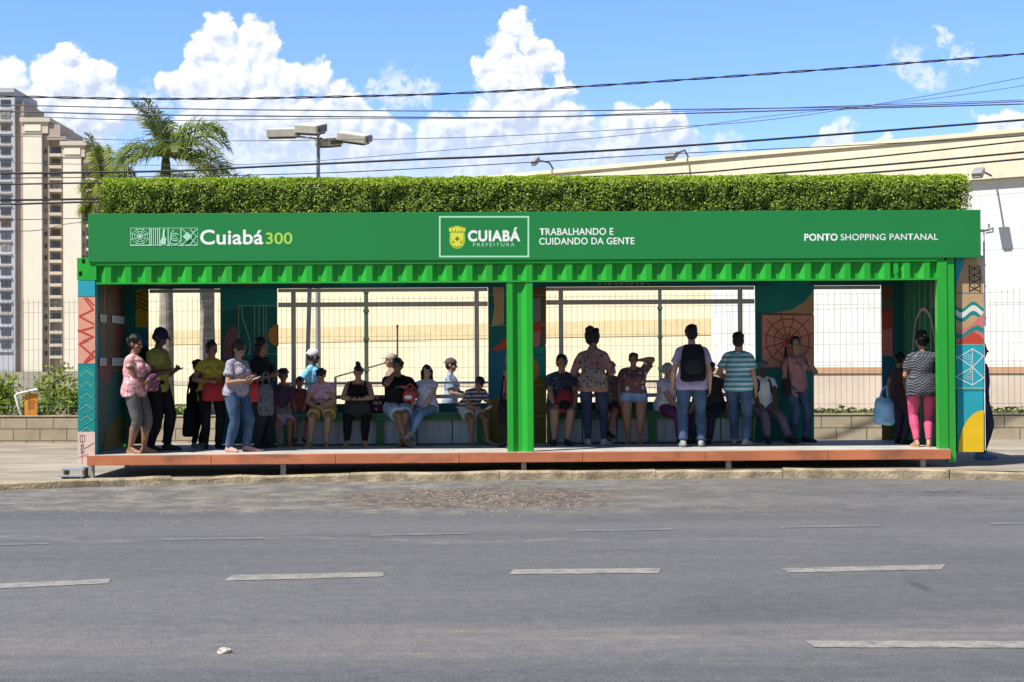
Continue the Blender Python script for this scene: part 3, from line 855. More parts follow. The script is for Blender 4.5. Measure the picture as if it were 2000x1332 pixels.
# ---- orange notice with bent white pipe
t = empty('notice_board', (X(60, 9.9), 9.9, .5), 'orange notice board hung from a bent white pipe behind the low wall', 'notice board')
def pl(px, py, y): 
    p = on_y(px, py, 9.9 + y); return (p.x - t.location.x, y, p.z - .5)
b = MB(); b.tube([pl(44, 818, 0), pl(38, 800, 0), pl(30, 772, 0), pl(33, 769, 0), pl(52, 764, 0), pl(73, 760, 0)], .028, 8); b.build('pipe_frame', mat('white_pipe', (.75, .74, .70), .4), t)
b = MB(); a_, c_ = pl(48, 812, .03), pl(73, 768, .03); b.box((a_[0], .03, a_[2]), (c_[0], .05, c_[2])); 
a2, c2_ = pl(54, 798, .02), pl(67, 780, .02); b.flat([(a2[0], a2[2]), (c2_[0], a2[2]), (c2_[0], c2_[2]), (a2[0], c2_[2])], .027, 1)
b.build('board', [mat('orange_board', (.75, .28, .03), .6), mat('orange_dark', (.45, .15, .02), .6)], t)

# ---- floodlight mast with four box heads
YF = 24.0
t = empty('floodlight_mast', (X(621, YF), YF, 0), 'slender mast carrying four boxy floodlights above the hedge', 'light mast')
def fp(px, py, y=0): 
    p = on_y(px, py, YF + y); return Vector((p.x - t.location.x, y, p.z))
b = MB(); b.tube([(0, 0, 0), fp(621, 500), fp(622, 262)], [.09, .07, .05], 8)
b.build('pole', M_grey, t)
b = MB(); b.tube([fp(566, 266, -.1), fp(622, 272), fp(680, 270, .2)], .03, 6); b.tube([fp(610, 258, -.5), fp(622, 268), fp(640, 278, -.3)], .03, 6); b.build('crossarm', M_grey, t)
for (px, py, wpx, y, rz, ry, rx) in [(555, 259, 58, -.1, -8, 0, 12), (607, 251, 47, -.6, -18, -6, 14), (642, 277, 34, .3, -30, -4, 10), (692, 269, 58, .2, -10, -9, 12)]:
    b = MB(); M = Euler((R(rx), R(-ry), R(rz))).to_matrix(); w = wpx / FPX * 45 / 2
    b.obox(fp(px, py, y), w, .38, .12, M); b.obox(fp(px, py, y) + M @ Vector((0, 0, -.15)), w * .92, .33, .03, M, 1); b.obox(fp(px, py, y) + M @ Vector((w + .03, 0, .0)), .03, .25, .09, M, 1)
    b.build('lamp_head', [M_lampgrey, M_dgrey], t, bevel=.02)

# leaning lamp post and barrier bar seen through the left window
t = tag((lambda b: (b.tube([on_y(597, 830, 13.0), on_y(601, 700, 13.0), on_y(606, 520, 13.0)], .05, 8), b.build('lamp_post', M_grey))[-1])(MB()), 'slim grey lamp post leaning slightly behind the left window', 'post')
t = tag((lambda b: (b.tube([on_y(655, 735, 12.5), on_y(755, 707, 12.5)], .022, 6), b.tube([on_y(655, 735, 12.5), on_y(655, 830, 12.5)], .03, 6), b.build('barrier_arm', mat('barrier_grey', (.16, .16, .16), .7)))[-1])(MB()), 'grey sloping barrier arm on a short post beyond the fence', 'barrier')
t = tag((lambda b: (b.tube([on_y(776, 830, 12.0), on_y(776, 640, 12.0)], .018, 6), b.ell(on_y(776, 638, 12.0), (.03, .03, .04), None, 8, 6), b.build('thin_pole', M_dgrey))[-1])(MB()), 'thin dark pole behind the fence near the beige cap', 'pole')

# ---- overhead cables
M_cable = mat('cable_black', (.04, .04, .043), .6)
M_cable2 = mat('cable_grey', (.10, .11, .13), .6)
def cable(pts, rpx, Y, label, m=M_cable, twist=False):
    rpx = rpx * .84 if rpx > 4 else rpx * .78
    P = spline([on_y(x, y, Y) for x, y in pts], 10); b = MB(); r = rpx / FPX * (Y + 21) / 2
    if twist:
        for ph in (0, PI):
            Q = []; L = 0
            fine = []
            for i in range(len(P) - 1):
                for k in range(14): fine.append(P[i].lerp(P[i + 1], k / 14))
            fine.append(P[-1])
            for i, p in enumerate(fine):
                if i: L += (p - fine[i - 1]).length
                a = L * 2 * PI / 1.15 + ph; Q.append(p + Vector((0, math.cos(a), math.sin(a))) * r * .75)
            b.tube(Q, r * .62, 5)
    else: b.tube(P, r, 6)
    tag(b.build('overhead_cable', m, smooth=True), label, 'cable', 'overhead cables behind the shelter')
cable([(-300, 186), (0, 189), (300, 194), (650, 190), (1000, 178), (1500, 145), (2000, 106), (2400, 72)], 4.6, 5.0, 'twisted pair of black cable, uppermost of the overhead cables', twist=True)
cable([(-300, 202), (0, 206), (280, 212), (560, 216), (1000, 218), (1300, 215), (1700, 209), (2000, 199), (2400, 184)], 3.0, 5.6, 'thin grey cable, second below the twisted top cable', M_cable2)
cable([(-300, 213), (0, 218), (280, 225), (700, 229), (1000, 230), (1350, 222), (1700, 212), (2000, 204), (2400, 192)], 3.6, 5.9, 'grey cable closely under the second one from the top', M_cable2)
cable([(-300, 222), (0, 227), (300, 236), (620, 233), (1000, 231), (1400, 216), (2000, 196), (2400, 180)], 2.0, 6.2, 'faint hairline cable drooping lowest of the upper group of three', M_cable2)
cable([(-300, 262), (0, 266), (350, 276), (880, 270), (1250, 252), (1500, 235), (1800, 190), (2000, 152), (2400, 80)], 1.8, 6.6, 'hairline grey cable that climbs steeply at the right edge', M_cable2)
cable([(-300, 300), (0, 318), (480, 322), (900, 292), (1250, 262), (1500, 228), (1800, 196), (2000, 168), (2400, 100)], 1.6, 6.8, 'hairline cable crossing behind the light mast and rising to the right', M_cable2)
cable([(-300, 343), (0, 340), (330, 335), (500, 327), (800, 313), (1000, 305), (1300, 288), (1600, 266), (2000, 235), (2400, 204)], 5.4, 5.4, 'thick black cable passing just above the hedge at the left and rising right')
cable([(-300, 352), (0, 349), (300, 346), (480, 343), (700, 336), (1000, 320), (1300, 302), (1700, 283), (2000, 266), (2400, 240)], 2.4, 6.0, 'thin dark cable right under the thick black one')
cable([(-300, 364), (0, 361), (250, 357), (700, 352), (1260, 343), (1500, 326), (1700, 308), (2000, 276), (2400, 232)], 4.2, 5.2, 'black cable crossing the cream parapet, top one of the three there')
cable([(-300, 393), (0, 392), (200, 389), (700, 376), (1250, 356), (1450, 344), (1700, 325), (2000, 298), (2400, 258)], 5.2, 5.3, 'black cable crossing the cream parapet, middle one of the three there')
cable([(-300, 402), (0, 400), (200, 395), (800, 385), (1300, 364), (1620, 344), (1800, 330), (2000, 311), (2400, 276)], 5.0, 5.5, 'black cable crossing the cream parapet, bottom one of the three there')
cable([(-300, 428), (0, 430), (130, 428), (420, 420), (900, 425)], 2.0, 5.8, 'thin slack wire across the towers at banner height', M_cable2)
cable([(-300, 448), (0, 452), (80, 450), (140, 437), (260, 430)], 2.0, 5.9, 'lowest thin wire hooking up over the towers near the banner', M_cable2)
# ================================================================== SHELTER
FZ = Z(948, 882, 0.0)                 # deck level
YB = 2.36                             # inside face of the back wall
def F(px, py, Y=0.0):                 # photo place -> (x, z) on a front-parallel plane
    p = on_y(px, py, Y); return (p.x, p.z)
def green_mat(name, col):
    m = mat(name, col, .42, .07, 1.2, .06, 9, spec=.4, dirt=(col[0] * .6 + .05, col[1] * .6, col[2] * .6 + .02), dirt_amt=.35, dirt_scale=2.2, stretch=(1, 1, .35))
    return m
M_green = green_mat('container_green', (.018, .36, .030))
M_green2 = green_mat('post_green', (.022, .36, .035))
M_sign = mat('sign_green', (.014, .215, .052), .5, .03, .8, 0, 10, spec=.3)
M_roofin = mat('ceiling_grey', (.16, .18, .17), .8)
M_decktop = mat('deck_top', (.40, .385, .355), .8, .15, 2.0, .2, 30, dirt=(.28, .26, .23), dirt_amt=.5, dirt_scale=1.4)
M_fasc = mat('deck_fascia_orange', (.47, .16, .075), .65, .14, 3.5, .1, 20, stretch=(.5, 1, 1), dirt=(.16, .08, .055), dirt_amt=.75, dirt_scale=3.2)
M_steel = mat('support_steel', (.30, .28, .27), .6, .15, 5)
M_under = mat('under_deck_dark', (.05, .045, .04), .9)
M_hole = mat('casting_hole', (.004, .01, .004), .9)
# mural paints
PT = dict(teal=(.010, .23, .205), teald=(.008, .135, .120), cyan=(.02, .34, .42), blue=(.010, .13, .19), salmon=(.70, .33, .23), tan=(.50, .33, .17), red=(.50, .060, .035),
          pink=(.60, .18, .16), pinkd=(.26, .11, .13), reds=(.34, .05, .05), mustard=(.40, .26, .012), olive=(.16, .13, .02), yellow=(.72, .46, .012), pale=(.66, .48, .42), line=(.36, .50, .30), black=(.02, .02, .02), brown=(.17, .09, .045), cream=(.72, .70, .62), greent=(.015, .15, .07), orange=(.55, .22, .03), grey=(.22, .25, .24), white=(.8, .8, .78))
PK = list(PT); PI_ = {k: i for i, k in enumerate(PK)}
PM_ = [mat('paint_' + k, v, .6, .06, 3, .03, 30) for k, v in PT.items()]

XL, XR = X(152, 0, 600), X(1866, 0, 700)
ZT = Z(948, 505, 0)                    # top of the container frame
ZL0, ZL1 = Z(948, 550.5, 0), Z(948, 516, 0)   # lintel strip
SH = empty('bus_shelter', ((XL + XR) / 2, 1.2, FZ - .25), 'green bus shelter made from a shipping container with murals and a long sign', 'bus shelter')
SHO = SH.location.copy()
def part(mb, name, mats, parent=SH, **kw):
    o = mb.build(name, mats, parent, **kw)
    if parent is SH: o.location = -SHO
    return o

# ---- deck
DX0, DX1 = X(170, -.05, 890), X(1857, -.05, 885)
b = MB(); b.box((DX0 + .01, -.04, FZ - .10), (DX1 - .01, YB + .08, FZ)); part(b, 'deck', M_decktop)
b = MB(); seg_n = 7
for k in range(seg_n):
    a = DX0 + (DX1 - DX0) * k / seg_n; c = DX0 + (DX1 - DX0) * (k + 1) / seg_n
    b.box((a + .003, -.075, FZ - .142), (c - .003, -.041, FZ - .004))
part(b, 'fascia_board', M_fasc, bevel=.006)
b = MB(); b.box((DX0 + .1, .15, FZ - .14), (DX1 - .1, YB, FZ - .105)); part(b, 'deck_joist', M_under)
for px in (178, 553, 1023, 1423, 1803):
    for Y in (.02, 2.1):
        xx = X(px, 0, 915); b = MB(); b.box((xx - .035, Y - .03, walk_z(xx) - .03), (xx + .035, Y + .04, FZ - .143)); part(b, 'support', M_steel)

# ---- container frame
def casting(b, xa, xb, z0, z1, y0=-.012):
    b.box((xa, y0, z0), (xb, .16, z1))
b = MB(); b.box((XL - .01, .003, Z(170, 548, 0)), (X(188, 0, 530), .14, ZT + .03)); 
for (px, py) in ((163, 511), (157, 535)):
    x_, z_ = F(px, py); b.box((x_ - .022, .0005, z_ - .03), (x_ + .022, .0028, z_ + .03), 1)
part(b, 'corner_casting', [M_green, M_hole])
b = MB(); xa = X(1832, 0); b.box((xa, .003, FZ - .15), (X(1851, 0), .12, ZT + .03)); b.box((X(1851, 0) + .001, .016, FZ - .19), (XR, .14, ZT + .03))
x_, z_ = F(1847, 505); b.box((x_ - .02, .0005, z_ - .028), (x_ + .02, .0028, z_ + .028), 1)
part(b, 'corner_post', [M_green2, M_hole], bevel=.008)
for xx in (XL + .0, XR - .14):
    b = MB(); b.box((xx, YB + .06, FZ - .15), (xx + .14, YB + .17, ZT + .02)); part(b, 'corner_post', M_green2)
b = MB(); b.box((X(188, 0) + .001, -.006, ZL1), (xa - .001, .10, ZL1 + .05)); b.box((X(188, 0) + .001, .003, ZL1 + .052), (xa - .001, .10, ZT + .03))
part(b, 'top_rail', M_green, bevel=.006)
b = MB(); b.box((XL + .14, YB + .03, ZT - .10), (XR - .14, YB + .13, ZT + .02)); part(b, 'top_rail', M_green)

def corrugated(xa, xb, z0, z1, yo, yi, x_phase, per=.278, thick=.004):
    b = MB(); keys = [0, .085, .147, .207, .278]
    xs = []
    k = math.floor((xa - x_phase) / per) - 1
    pts = []
    while x_phase + k * per < xb + per:
        o = x_phase + k * per
        pts += [(o, yo), (o + .083, yo), (o + .145, yi), (o + .208, yi)]; k += 1
    def yat(x):
        for (ax, ay), (bx_, by) in zip(pts, pts[1:]):
            if ax <= x <= bx_: return ay + (by - ay) * (x - ax) / max(1e-9, bx_ - ax)
        return yo
    prof = [(xa, yat(xa))] + [p for p in pts if xa < p[0] < xb] + [(xb, yat(xb))]
    n = len(prof)
    vs = [(x, y, z0) for x, y in prof] + [(x, y, z1) for x, y in prof] + [(x, y + thick, z0) for x, y in prof] + [(x, y + thick, z1) for x, y in prof]
    fs = []
    for i in range(n - 1):
        fs.append((i, i + 1, n + i + 1, n + i)); fs.append((2 * n + i + 1, 2 * n + i, 3 * n + i, 3 * n + i + 1))
        fs.append((i + 1, i, 2 * n + i, 2 * n + i + 1)); fs.append((n + i, n + i + 1, 3 * n + i + 1, 3 * n + i))
    fs.append((0, n, 3 * n, 2 * n)); fs.append((n - 1, 3 * n - 1, 4 * n - 1, 2 * n - 1)) if False else None
    b.add(vs, [f for f in fs if f]); return b
PH = X(990, 0.0, 700)
b = corrugated(X(188, 0) + .002, xa - .002, ZL0 + .012, ZL1 - .001, .004, .058, PH)
b.box((X(188, 0) + .002, -.002, ZL0 - .012), (xa - .002, .065, ZL0 + .011))
x_, z_ = F(1750, 528); b.box((x_ - .035, -.012, z_ - .06), (x_ + .03, .004, z_ + .09)); b.box((x_ - .012, -.03, z_ - .05), (x_ + .012, -.013, z_ - .01))
part(b, 'corrugated_lintel', M_green)
b = corrugated(X(990, 0), X(1042, 0), FZ + .002, ZL0 - .013, .006, .056, PH); part(b, 'corrugated_post', M_green)
# roof sheet, corrugated end walls seen from outside
b = MB(); b.box((XL + .02, .11, ZT - .03), (XR - .02, YB + .02, ZT + .01)); part(b, 'roof', M_roofin)
b = MB(); b.box((XL + .02, .16, FZ - .1), (XL + .06, YB + .015, ZT - .035)); part(b, 'end_wall', PM_[PI_['teald']])
b = MB(); b.box((XR - .06, .15, FZ - .1), (XR - .02, YB + .015, ZT - .035)); part(b, 'end_wall', PM_[PI_['greent']])

# ---- painted panels: helper working in photo pixels on one plane
class Mural:
    def __init__(s, Y, rot=None):
        s.b = MB(); s.Y = Y; s.k = 1
    def P(s, pts): return [F(px, py, s.Y) for px, py in pts]
    def poly(s, pts, col):
        s.b.flat(s.P(pts), s.Y - .0004 * s.k, PI_[col]); s.k += 1
    def blob(s, pts, col):
        P = [Vector((x, y, 0)) for x, y in pts]; n = len(P); o = []
        for i in range(n):
            a, b_, c, d = P[i - 1], P[i], P[(i + 1) % n], P[(i + 2) % n]
            for k in range(6):
                t = k / 6; v = .5 * (2 * b_ + (c - a) * t + (2 * a - 5 * b_ + 4 * c - d) * t * t + (3 * b_ - a - 3 * c + d) * t ** 3); o.append((v.x, v.y))
        s.poly(o, col)
    def line(s, pts, w, col, closed=False):
        s.b.stroke(s.P(pts), w, s.Y - .0004 * s.k, PI_[col], closed); s.k += 1
    def slab(s, px0, py0, px1, py1, depth, col):
        a = F(px0, py0, s.Y); c = F(px1, py1, s.Y)
        s.b.box((min(a[0], c[0]), s.Y, min(a[1], c[1])), (max(a[0], c[0]), s.Y + depth, max(a[1], c[1])), PI_[col])
def arc(cx, cy, r, a0, a1, n=14, ry=None):
    ry = r if ry is None else ry
    return [(cx + r * math.cos(R(a0 + (a1 - a0) * k / n)), cy + ry * math.sin(R(a0 + (a1 - a0) * k / n))) for k in range(n + 1)]
def wave(x0, x1, y, amp, per, ph=0, n=14):
    return [(x0 + (x1 - x0) * k / n, y + amp * math.sin(2 * PI * ((x0 + (x1 - x0) * k / n) / per + ph))) for k in range(n + 1)]

# left painted corner post
m = Mural(0.004); m.slab(152, 549, 186, 905, .14, 'cyan')
m.poly([(152.3, 581), (185.7, 581), (185.7, 709), (152.3, 709)], 'salmon')
m.line([(152.5, 580), (185.5, 580)], .012, 'teald'); m.line([(152.5, 710), (185.5, 710)], .012, 'teald')
for z in ([(165, 583), (182, 606), (155, 619), (183, 634)], [(183, 597), (170, 583)], [(183, 640), (153, 648)], [(153, 646), (182, 659), (155, 671), (184, 696), (167, 707)], [(184, 684), (165, 707)]):
    m.line(z, .026, 'red')
m.poly([(152.3, 712), (185.7, 712), (185.7, 841), (152.3, 841)], 'teal')
for k in range(6):
    y = 728 + 22 * k
    m.line([(154, y), (169, y - 12), (184, y)], .008, 'cyan'); m.line([(154, y), (169, y + 12), (184, y)], .008, 'cyan'); m.line([(157, y + 4), (169, y - 5), (181, y + 4)], .006, 'line')
m.poly([(152.3, 842), (185.7, 842), (185.7, 905), (152.3, 905)], 'pale')
for z in ([(157, 850), (166, 850), (166, 862), (157, 862)], [(159, 868), (164, 868), (164, 884), (159, 884)]): m.line(z, .009, 'black', True)
m.line([(161, 848), (161, 905)], .006, 'black'); m.line([(166, 875), (178, 868), (184, 864)], .008, 'black'); m.line([(155, 892), (168, 888), (172, 897)], .008, 'red'); m.line([(170, 886), (183, 893)], .010, 'red')
part(m.b, 'mural_post', PM_)

# right painted panel
m = Mural(.12); m.slab(1866.5, 499, 1921, 882, .10, 'cyan')
m.poly([(1885, 500), (1920.7, 500), (1920.7, 573), (1866.7, 573), (1868, 556), (1874, 538), (1881, 520)], 'tan')
m.poly([(1905, 500), (1920.7, 500), (1920.7, 545), (1912, 520)], 'pale')
for yy in (520, 533, 546, 559):
    m.line([(1893, yy), (1913, yy + 11)], .012, 'black'); m.line([(1913, yy), (1893, yy + 11)], .012, 'black')
m.line([(1893, 519), (1893, 571)], .010, 'black'); m.line([(1914, 522), (1914, 572)], .010, 'black'); m.line([(1903, 519), (1903, 571)], .008, 'brown')
m.line([(1867, 573), (1920.5, 573)], .012, 'grey')
m.poly([(1866.7, 575), (1920.7, 575), (1920.7, 670), (1866.7, 670)], 'tan')
def band(ys, h, col, x0=1866.7, x1=1920.7):
    top = [(x0 + (x1 - x0) * k / 16, ys + 7 * math.sin(2 * PI * (k / 16 * 1.15 + .02))) for k in range(17)]
    m.poly(top + [(x, y + h) for x, y in top[::-1]], col)
band(597, 7, 'teal'); band(604, 11, 'cream'); band(615, 8, 'teal')
m.poly([(1866.7, 640), (1880, 645), (1898, 634), (1920.7, 612), (1920.7, 670), (1866.7, 670)], 'pink')
m.poly([(1866.7, 652), (1880, 654), (1898, 640), (1910, 636), (1920.7, 642), (1920.7, 652), (1908, 646), (1898, 650), (1882, 662), (1866.7, 662)], 'teal')
m.poly([(1866.7, 670), (1880, 662), (1900, 648), (1914, 656), (1920.7, 664), (1920.7, 670)], 'red')
m.line([(1867, 671.5), (1920.5, 671.5)], .012, 'line')
m.poly([(1866.7, 673), (1920.7, 673), (1920.7, 756), (1866.7, 756)], 'cyan')
m.line([(1866.9, 700), (1899, 680), (1920.5, 694), (1899, 716), (1920.5, 737), (1899, 751), (1866.9, 735)], .011, 'cream')
m.line([(1866.9, 694), (1899, 716), (1866.9, 735)], .011, 'cream'); m.line([(1899, 680), (1899, 751)], .008, 'cream')
for k in range(5): 
    m.line([(1881 + 3 * k, 697 + 2.6 * k), (1890 + 1.6 * k, 691 + 4.6 * k), (1898, 694 + 4.5 * k)], .006, 'cream'); m.line([(1881 + 3 * k, 735 - 2.6 * k), (1890 + 1.6 * k, 740 - 4.6 * k), (1898, 738 - 4.5 * k)], .006, 'cream')
m.line([(1867, 757), (1920.5, 757)], .014, 'line')
m.poly([(1920.7, 800)] + [(1871 + 49.5 * (1 - math.cos(R(a))), 881.5 - 81.5 * math.sin(R(a))) for a in range(90, -1, -9)] + [(1920.7, 881.5)], 'yellow')
part(m.b, 'mural_panel', PM_)
b = MB(); xq = X(1921.5, .12); b.box((xq + .002, .12, .34), (xq + .014, .22, 3.04)); part(b, 'panel_edge', mat('pale_edge', (.72, .72, .70), .6))

# ---- back wall panels (inside face at YB), in photo pixels
YM = YB
def pier(px0, px1, py0=549, py1=866, base='teald'):
    m = Mural(YM); m.slab(px0, py0, px1, py1, .05, base); return m
m = pier(240, 290, base='teald')
m.poly([(265, 552), (289.5, 552), (289.5, 640), (265, 640)], 'mustard')
for k in range(5): m.line(wave(265, 289, 572 + 8 * k, 3, 24, .1 * k), .016, 'black')
for z in ([(270, 553), (270, 566)], [(278, 553), (278, 562), (288, 562)]): m.line(z, .014, 'black')
m.poly([(265, 640), (289.5, 640), (289.5, 700), (265, 690)], 'blue'); m.poly([(265, 790), (289.5, 770), (289.5, 866), (265, 866)], 'olive')
part(m.b, 'mural_wall', PM_)
m = pier(430, 542)
m.poly([(430.3, 552), (541.7, 552), (541.7, 600), (500, 596), (430.3, 610)], 'teal')
m.blob([(437, 668), (447, 644), (462, 640), (463, 690), (452, 712), (438, 700)], 'pinkd')
m.poly([(430.5, 640), (438, 636), (436, 690), (430.5, 700)], 'greent')
m.line([(541, 598), (466, 598), (466, 735)], .011, 'line'); m.line([(472, 600), (474, 622), (480, 642), (488, 665), (489, 680), (484, 694)], .013, 'line')
for x in (497, 506, 515, 520): m.line([(x, 599), (x, 735)], .009, 'line')
m.line([(484, 690), (541, 690)], .009, 'line')
m.poly(arc(544, 655, 20, 90, 270) + [(541.7, 635), (541.7, 675)], 'orange')
m.poly([(430.3, 740), (541.7, 720), (541.7, 866), (430.3, 866)], 'blue')
part(m.b, 'mural_wall', PM_)
m = pier(953, 1067)
m.poly([(962, 562), (985, 560), (984, 634), (960, 636), (966, 600)], 'tan')
m.line([(953.5, 577), (990, 577)], .01, 'line'); m.line([(953.5, 637), (990, 637)], .01, 'line')
m.poly([(962, 680), (990, 660), (990, 682), (962, 684)], 'red'); m.poly([(953.5, 686), (992, 686), (992, 780), (953.5, 780)], 'blue')
m.poly([(953.5, 780), (995, 770), (995, 866), (953.5, 866)], 'olive')
m.poly([(1040, 552), (1066.7, 552), (1066.7, 672), (1040, 672)], 'brown'); m.poly([(1040, 585), (1056, 582), (1056, 630), (1040, 630)], 'grey')
m.line([(1042, 577), (1066, 577)], .01, 'tan'); m.line([(1042, 634), (1066, 634)], .01, 'tan')
m.poly([(1042, 636), (1054, 624), (1058, 640), (1050, 652), (1042, 650)], 'red'); m.poly([(1042, 650), (1056, 646), (1054, 672), (1046, 682), (1042, 680)], 'pink')
m.poly([(1042, 676), (1066.7, 676), (1066.7, 734), (1042, 734)], 'teal'); m.line([(1042, 692), (1062, 692)], .03, 'blue')
m.poly([(1042, 700), (1050, 706), (1054, 720), (1048, 740), (1042, 744)], 'orange'); m.poly([(1042, 740), (1066.7, 734), (1066.7, 866), (1042, 866)], 'olive')
m.line([(1042, 752), (1066, 750)], .014, 'mustard'); m.line([(1042, 812), (1066, 811)], .014, 'mustard'); m.line([(1066, 740), (1066, 860)], .018, 'mustard')
part(m.b, 'mural_wall', PM_)
m = pier(1475, 1590)
m.poly([(1475.3, 552), (1589.7, 552), (1589.7, 568), (1572, 590), (1545, 606), (1510, 612), (1475.3, 610)], 'teal')
m.poly([(1589.7, 568), (1572, 590), (1545, 606), (1510, 612), (1589.7, 614)], 'tan')
m.poly([(1487, 615), (1589.5, 615), (1589.5, 718), (1487, 718)], 'salmon'); m.line([(1488, 616), (1589, 616), (1589, 717), (1488, 717)], .016, 'red', True)
cx, cy = 1538, 666
for k in range(12):
    a = R(15 + 30 * k); rr = 52 / max(abs(math.cos(a)), abs(math.sin(a))); m.line([(cx, cy), (cx + min(rr, 60) * math.cos(a) * .98, cy + min(rr, 60) * math.sin(a) * .98)], .016, 'red')
for r in (12, 27, 43):
    m.line([(cx + r * math.cos(R(15 + 30 * k)), cy + r * math.sin(R(15 + 30 * k))) for k in range(12)], .014 if r < 43 else .018, 'red', True)
m.poly([(1475.5, 720), (1589.7, 720), (1589.7, 866), (1475.5, 866)], 'teal'); m.poly([(1475.5, 800), (1540, 830), (1560, 866), (1475.5, 866)], 'teald')
m.line([(1476, 615), (1486, 615)], .01, 'teald')
part(m.b, 'mural_wall', PM_)
m = pier(1722, 1766)
m.poly([(1722.3, 552), (1743, 552), (1743, 612), (1722.3, 612)], 'brown')
for k in range(2): m.line(wave(1723, 1743, 590 + 9 * k, 3, 22), .016, 'teal')
m.poly([(1722.3, 612), (1743, 606), (1743, 642), (1722.3, 644)], 'red'); m.poly([(1722.3, 646), (1743, 642), (1743, 694), (1722.3, 694)], 'pink')
m.poly([(1722.3, 696), (1743, 696), (1743, 790), (1722.3, 800)], 'blue'); m.poly([(1722.3, 806), (1743, 790), (1743, 862), (1722.3, 862)], 'olive')
part(m.b, 'mural_wall', PM_)
# beam over the openings
m = Mural(YM - .012); m.slab(258, 540, 1752, 548.5, .05, 'teald'); 
zb = F(948, 562, YM)[1]
b = m.b; b.v = []; b.f = []; b.m = []
b.box((F(258, 550, YM)[0], YM - .012, zb), (F(1752, 550, YM)[0], YM + .045, ZT - .04), PI_['teald'])
m.k = 3
for (a, c, col) in ((270, 360, 'olive'), (300, 345, 'orange'), (440, 520, 'brown'), (560, 640, 'brown'), (660, 800, 'teal'), (1500, 1585, 'teal')):
    m.poly([(a, 551), (c, 550), (c - 12, 559), (a + 8, 559)], col)
for k in range(14):
    x = 1170 + 7 * k; m.line([(x, 548), (x + 7, 558)] if k % 3 else [(x + 7, 548), (x, 558)], .006, 'cream')
part(m.b, 'mural_beam', PM_)
# low wall under the windows
zs = F(948, 786, YM)[1]
for a, c in ((542, 953), (1067, 1475)):
    b = MB(); b.box((F(a, 700, YM)[0] + .003, YM + .004, FZ - .08), (F(c, 700, YM)[0] - .003, YM + .045, zs)); part(b, 'window_apron', PM_[PI_['teald']])

# ---- window and door frames of the openings
def frame(px0, px1, mull, bar, full):
    b = MB(); x0, x1 = F(px0, 600, YM)[0] + .004, F(px1, 600, YM)[0] - .004; zt = zb - .003; z0 = FZ if full else zs + .002; y0, y1 = YM + .05, YM + .10
    b.box((x0, y0, zt - .055), (x1, y1, zt))
    if not full:
        for p_ in mull:
            xm = F(p_, 600, YM)[0]; b.box((xm - .035, y0 + .003, z0 + .003), (xm + .035, y1 - .003, zt - .057))
        zz = F(948, bar, YM)[1]; b.box((x0, y0 - .004, zz - .036), (x1, y1 + .004, zz + .036))
        for py in (746, 773):
            zr = F(948, py, YM)[1]; b.box((x0, y0 + .01, zr - (.018 if py == 746 else .03)), (x1, y1 - .01, zr + (.018 if py == 746 else .03)))
    part(b, 'window_frame' if not full else 'door_frame', mat('frame_grey', (.56, .53, .50), .5))
frame(542, 953, (572, 931), 594, False); frame(1067, 1475, (1096, 1447), 592, False); frame(290, 430, (), 0, True); frame(1590, 1722, (), 0, True)

# ---- inside of the end walls
def side_panel(xw, sgn):
    """painted inner skin of an end wall; draw in (Y, z) then turn"""
    b = MB(); return b
def on_x(px, py, Xp):
    d = ray(px, py); p = CAM + d * ((Xp - CAM.x) / d.x); return (p.y, p.z)
class SideMural:
    def __init__(s, Xp, sg): s.X, s.sg, s.b, s.k = Xp, sg, MB(), 0
    def poly(s, pts, col, px=True):
        q_ = [on_x(x, y, s.X) for x, y in pts] if px else pts
        x = s.X + s.sg * .0005 * (s.k + 1); vs = [(x, y, z) for y, z in q_]
        n = len(vs); ar = sum(q_[i][0] * q_[(i + 1) % n][1] - q_[(i + 1) % n][0] * q_[i][1] for i in range(n))
        if (ar > 0) != (s.sg > 0): vs = vs[::-1]
        s.b.add(vs, [tuple(range(n))], PI_[col]); s.k += 1
    def line(s, pts, w, col, px=True):
        q_ = [Vector(on_x(x, y, s.X)) if px else Vector((x, y)) for x, y in pts]
        for a, c in zip(q_, q_[1:]):
            d = (c - a)
            if d.length < 1e-5: continue
            d.normalize(); nn = Vector((-d.y, d.x)) * w / 2
            s.poly([tuple(a - nn), tuple(c - nn), tuple(c + nn), tuple(a + nn)], col, False); s.k -= 1
        s.k += 1
XI = XL + .062
m = SideMural(XI, 1)
m.poly([(.17, FZ), (YB, FZ), (YB, ZT - .05), (.17, ZT - .05)], 'teald', False)
m.poly([(.2, 1.05), (.9, 1.05), (.9, ZT - .06), (.2, ZT - .06)], 'blue', False)
m.poly([(.75, 2.2), (1.1, 2.0), (1.2, 1.5), (YB, 1.5), (YB, ZT - .06), (1.35, ZT - .06)], 'brown', False)
for k in range(5): m.line([(.5 + .22 * k, 1.3), (.55 + .2 * k, 2.0), (.5 + .24 * k, 2.7)], .025, 'line' if k % 2 else 'greent', False)
m.poly([(.9, 1.45), (1.5, 1.3), (1.6, 1.62), (1.0, 1.7)], 'reds', False); m.poly([(1.9, 2.0), (2.3, 1.95), (2.3, 2.2), (1.95, 2.15)], 'reds', False)
m.poly([(.18, FZ), (.5, FZ), (.5, .95), (.18, .95)], 'teal', False); m.poly([(1.1, FZ), (YB, FZ), (YB, .9), (1.3, .7)], 'olive', False)
part(m.b, 'inner_mural', PM_)
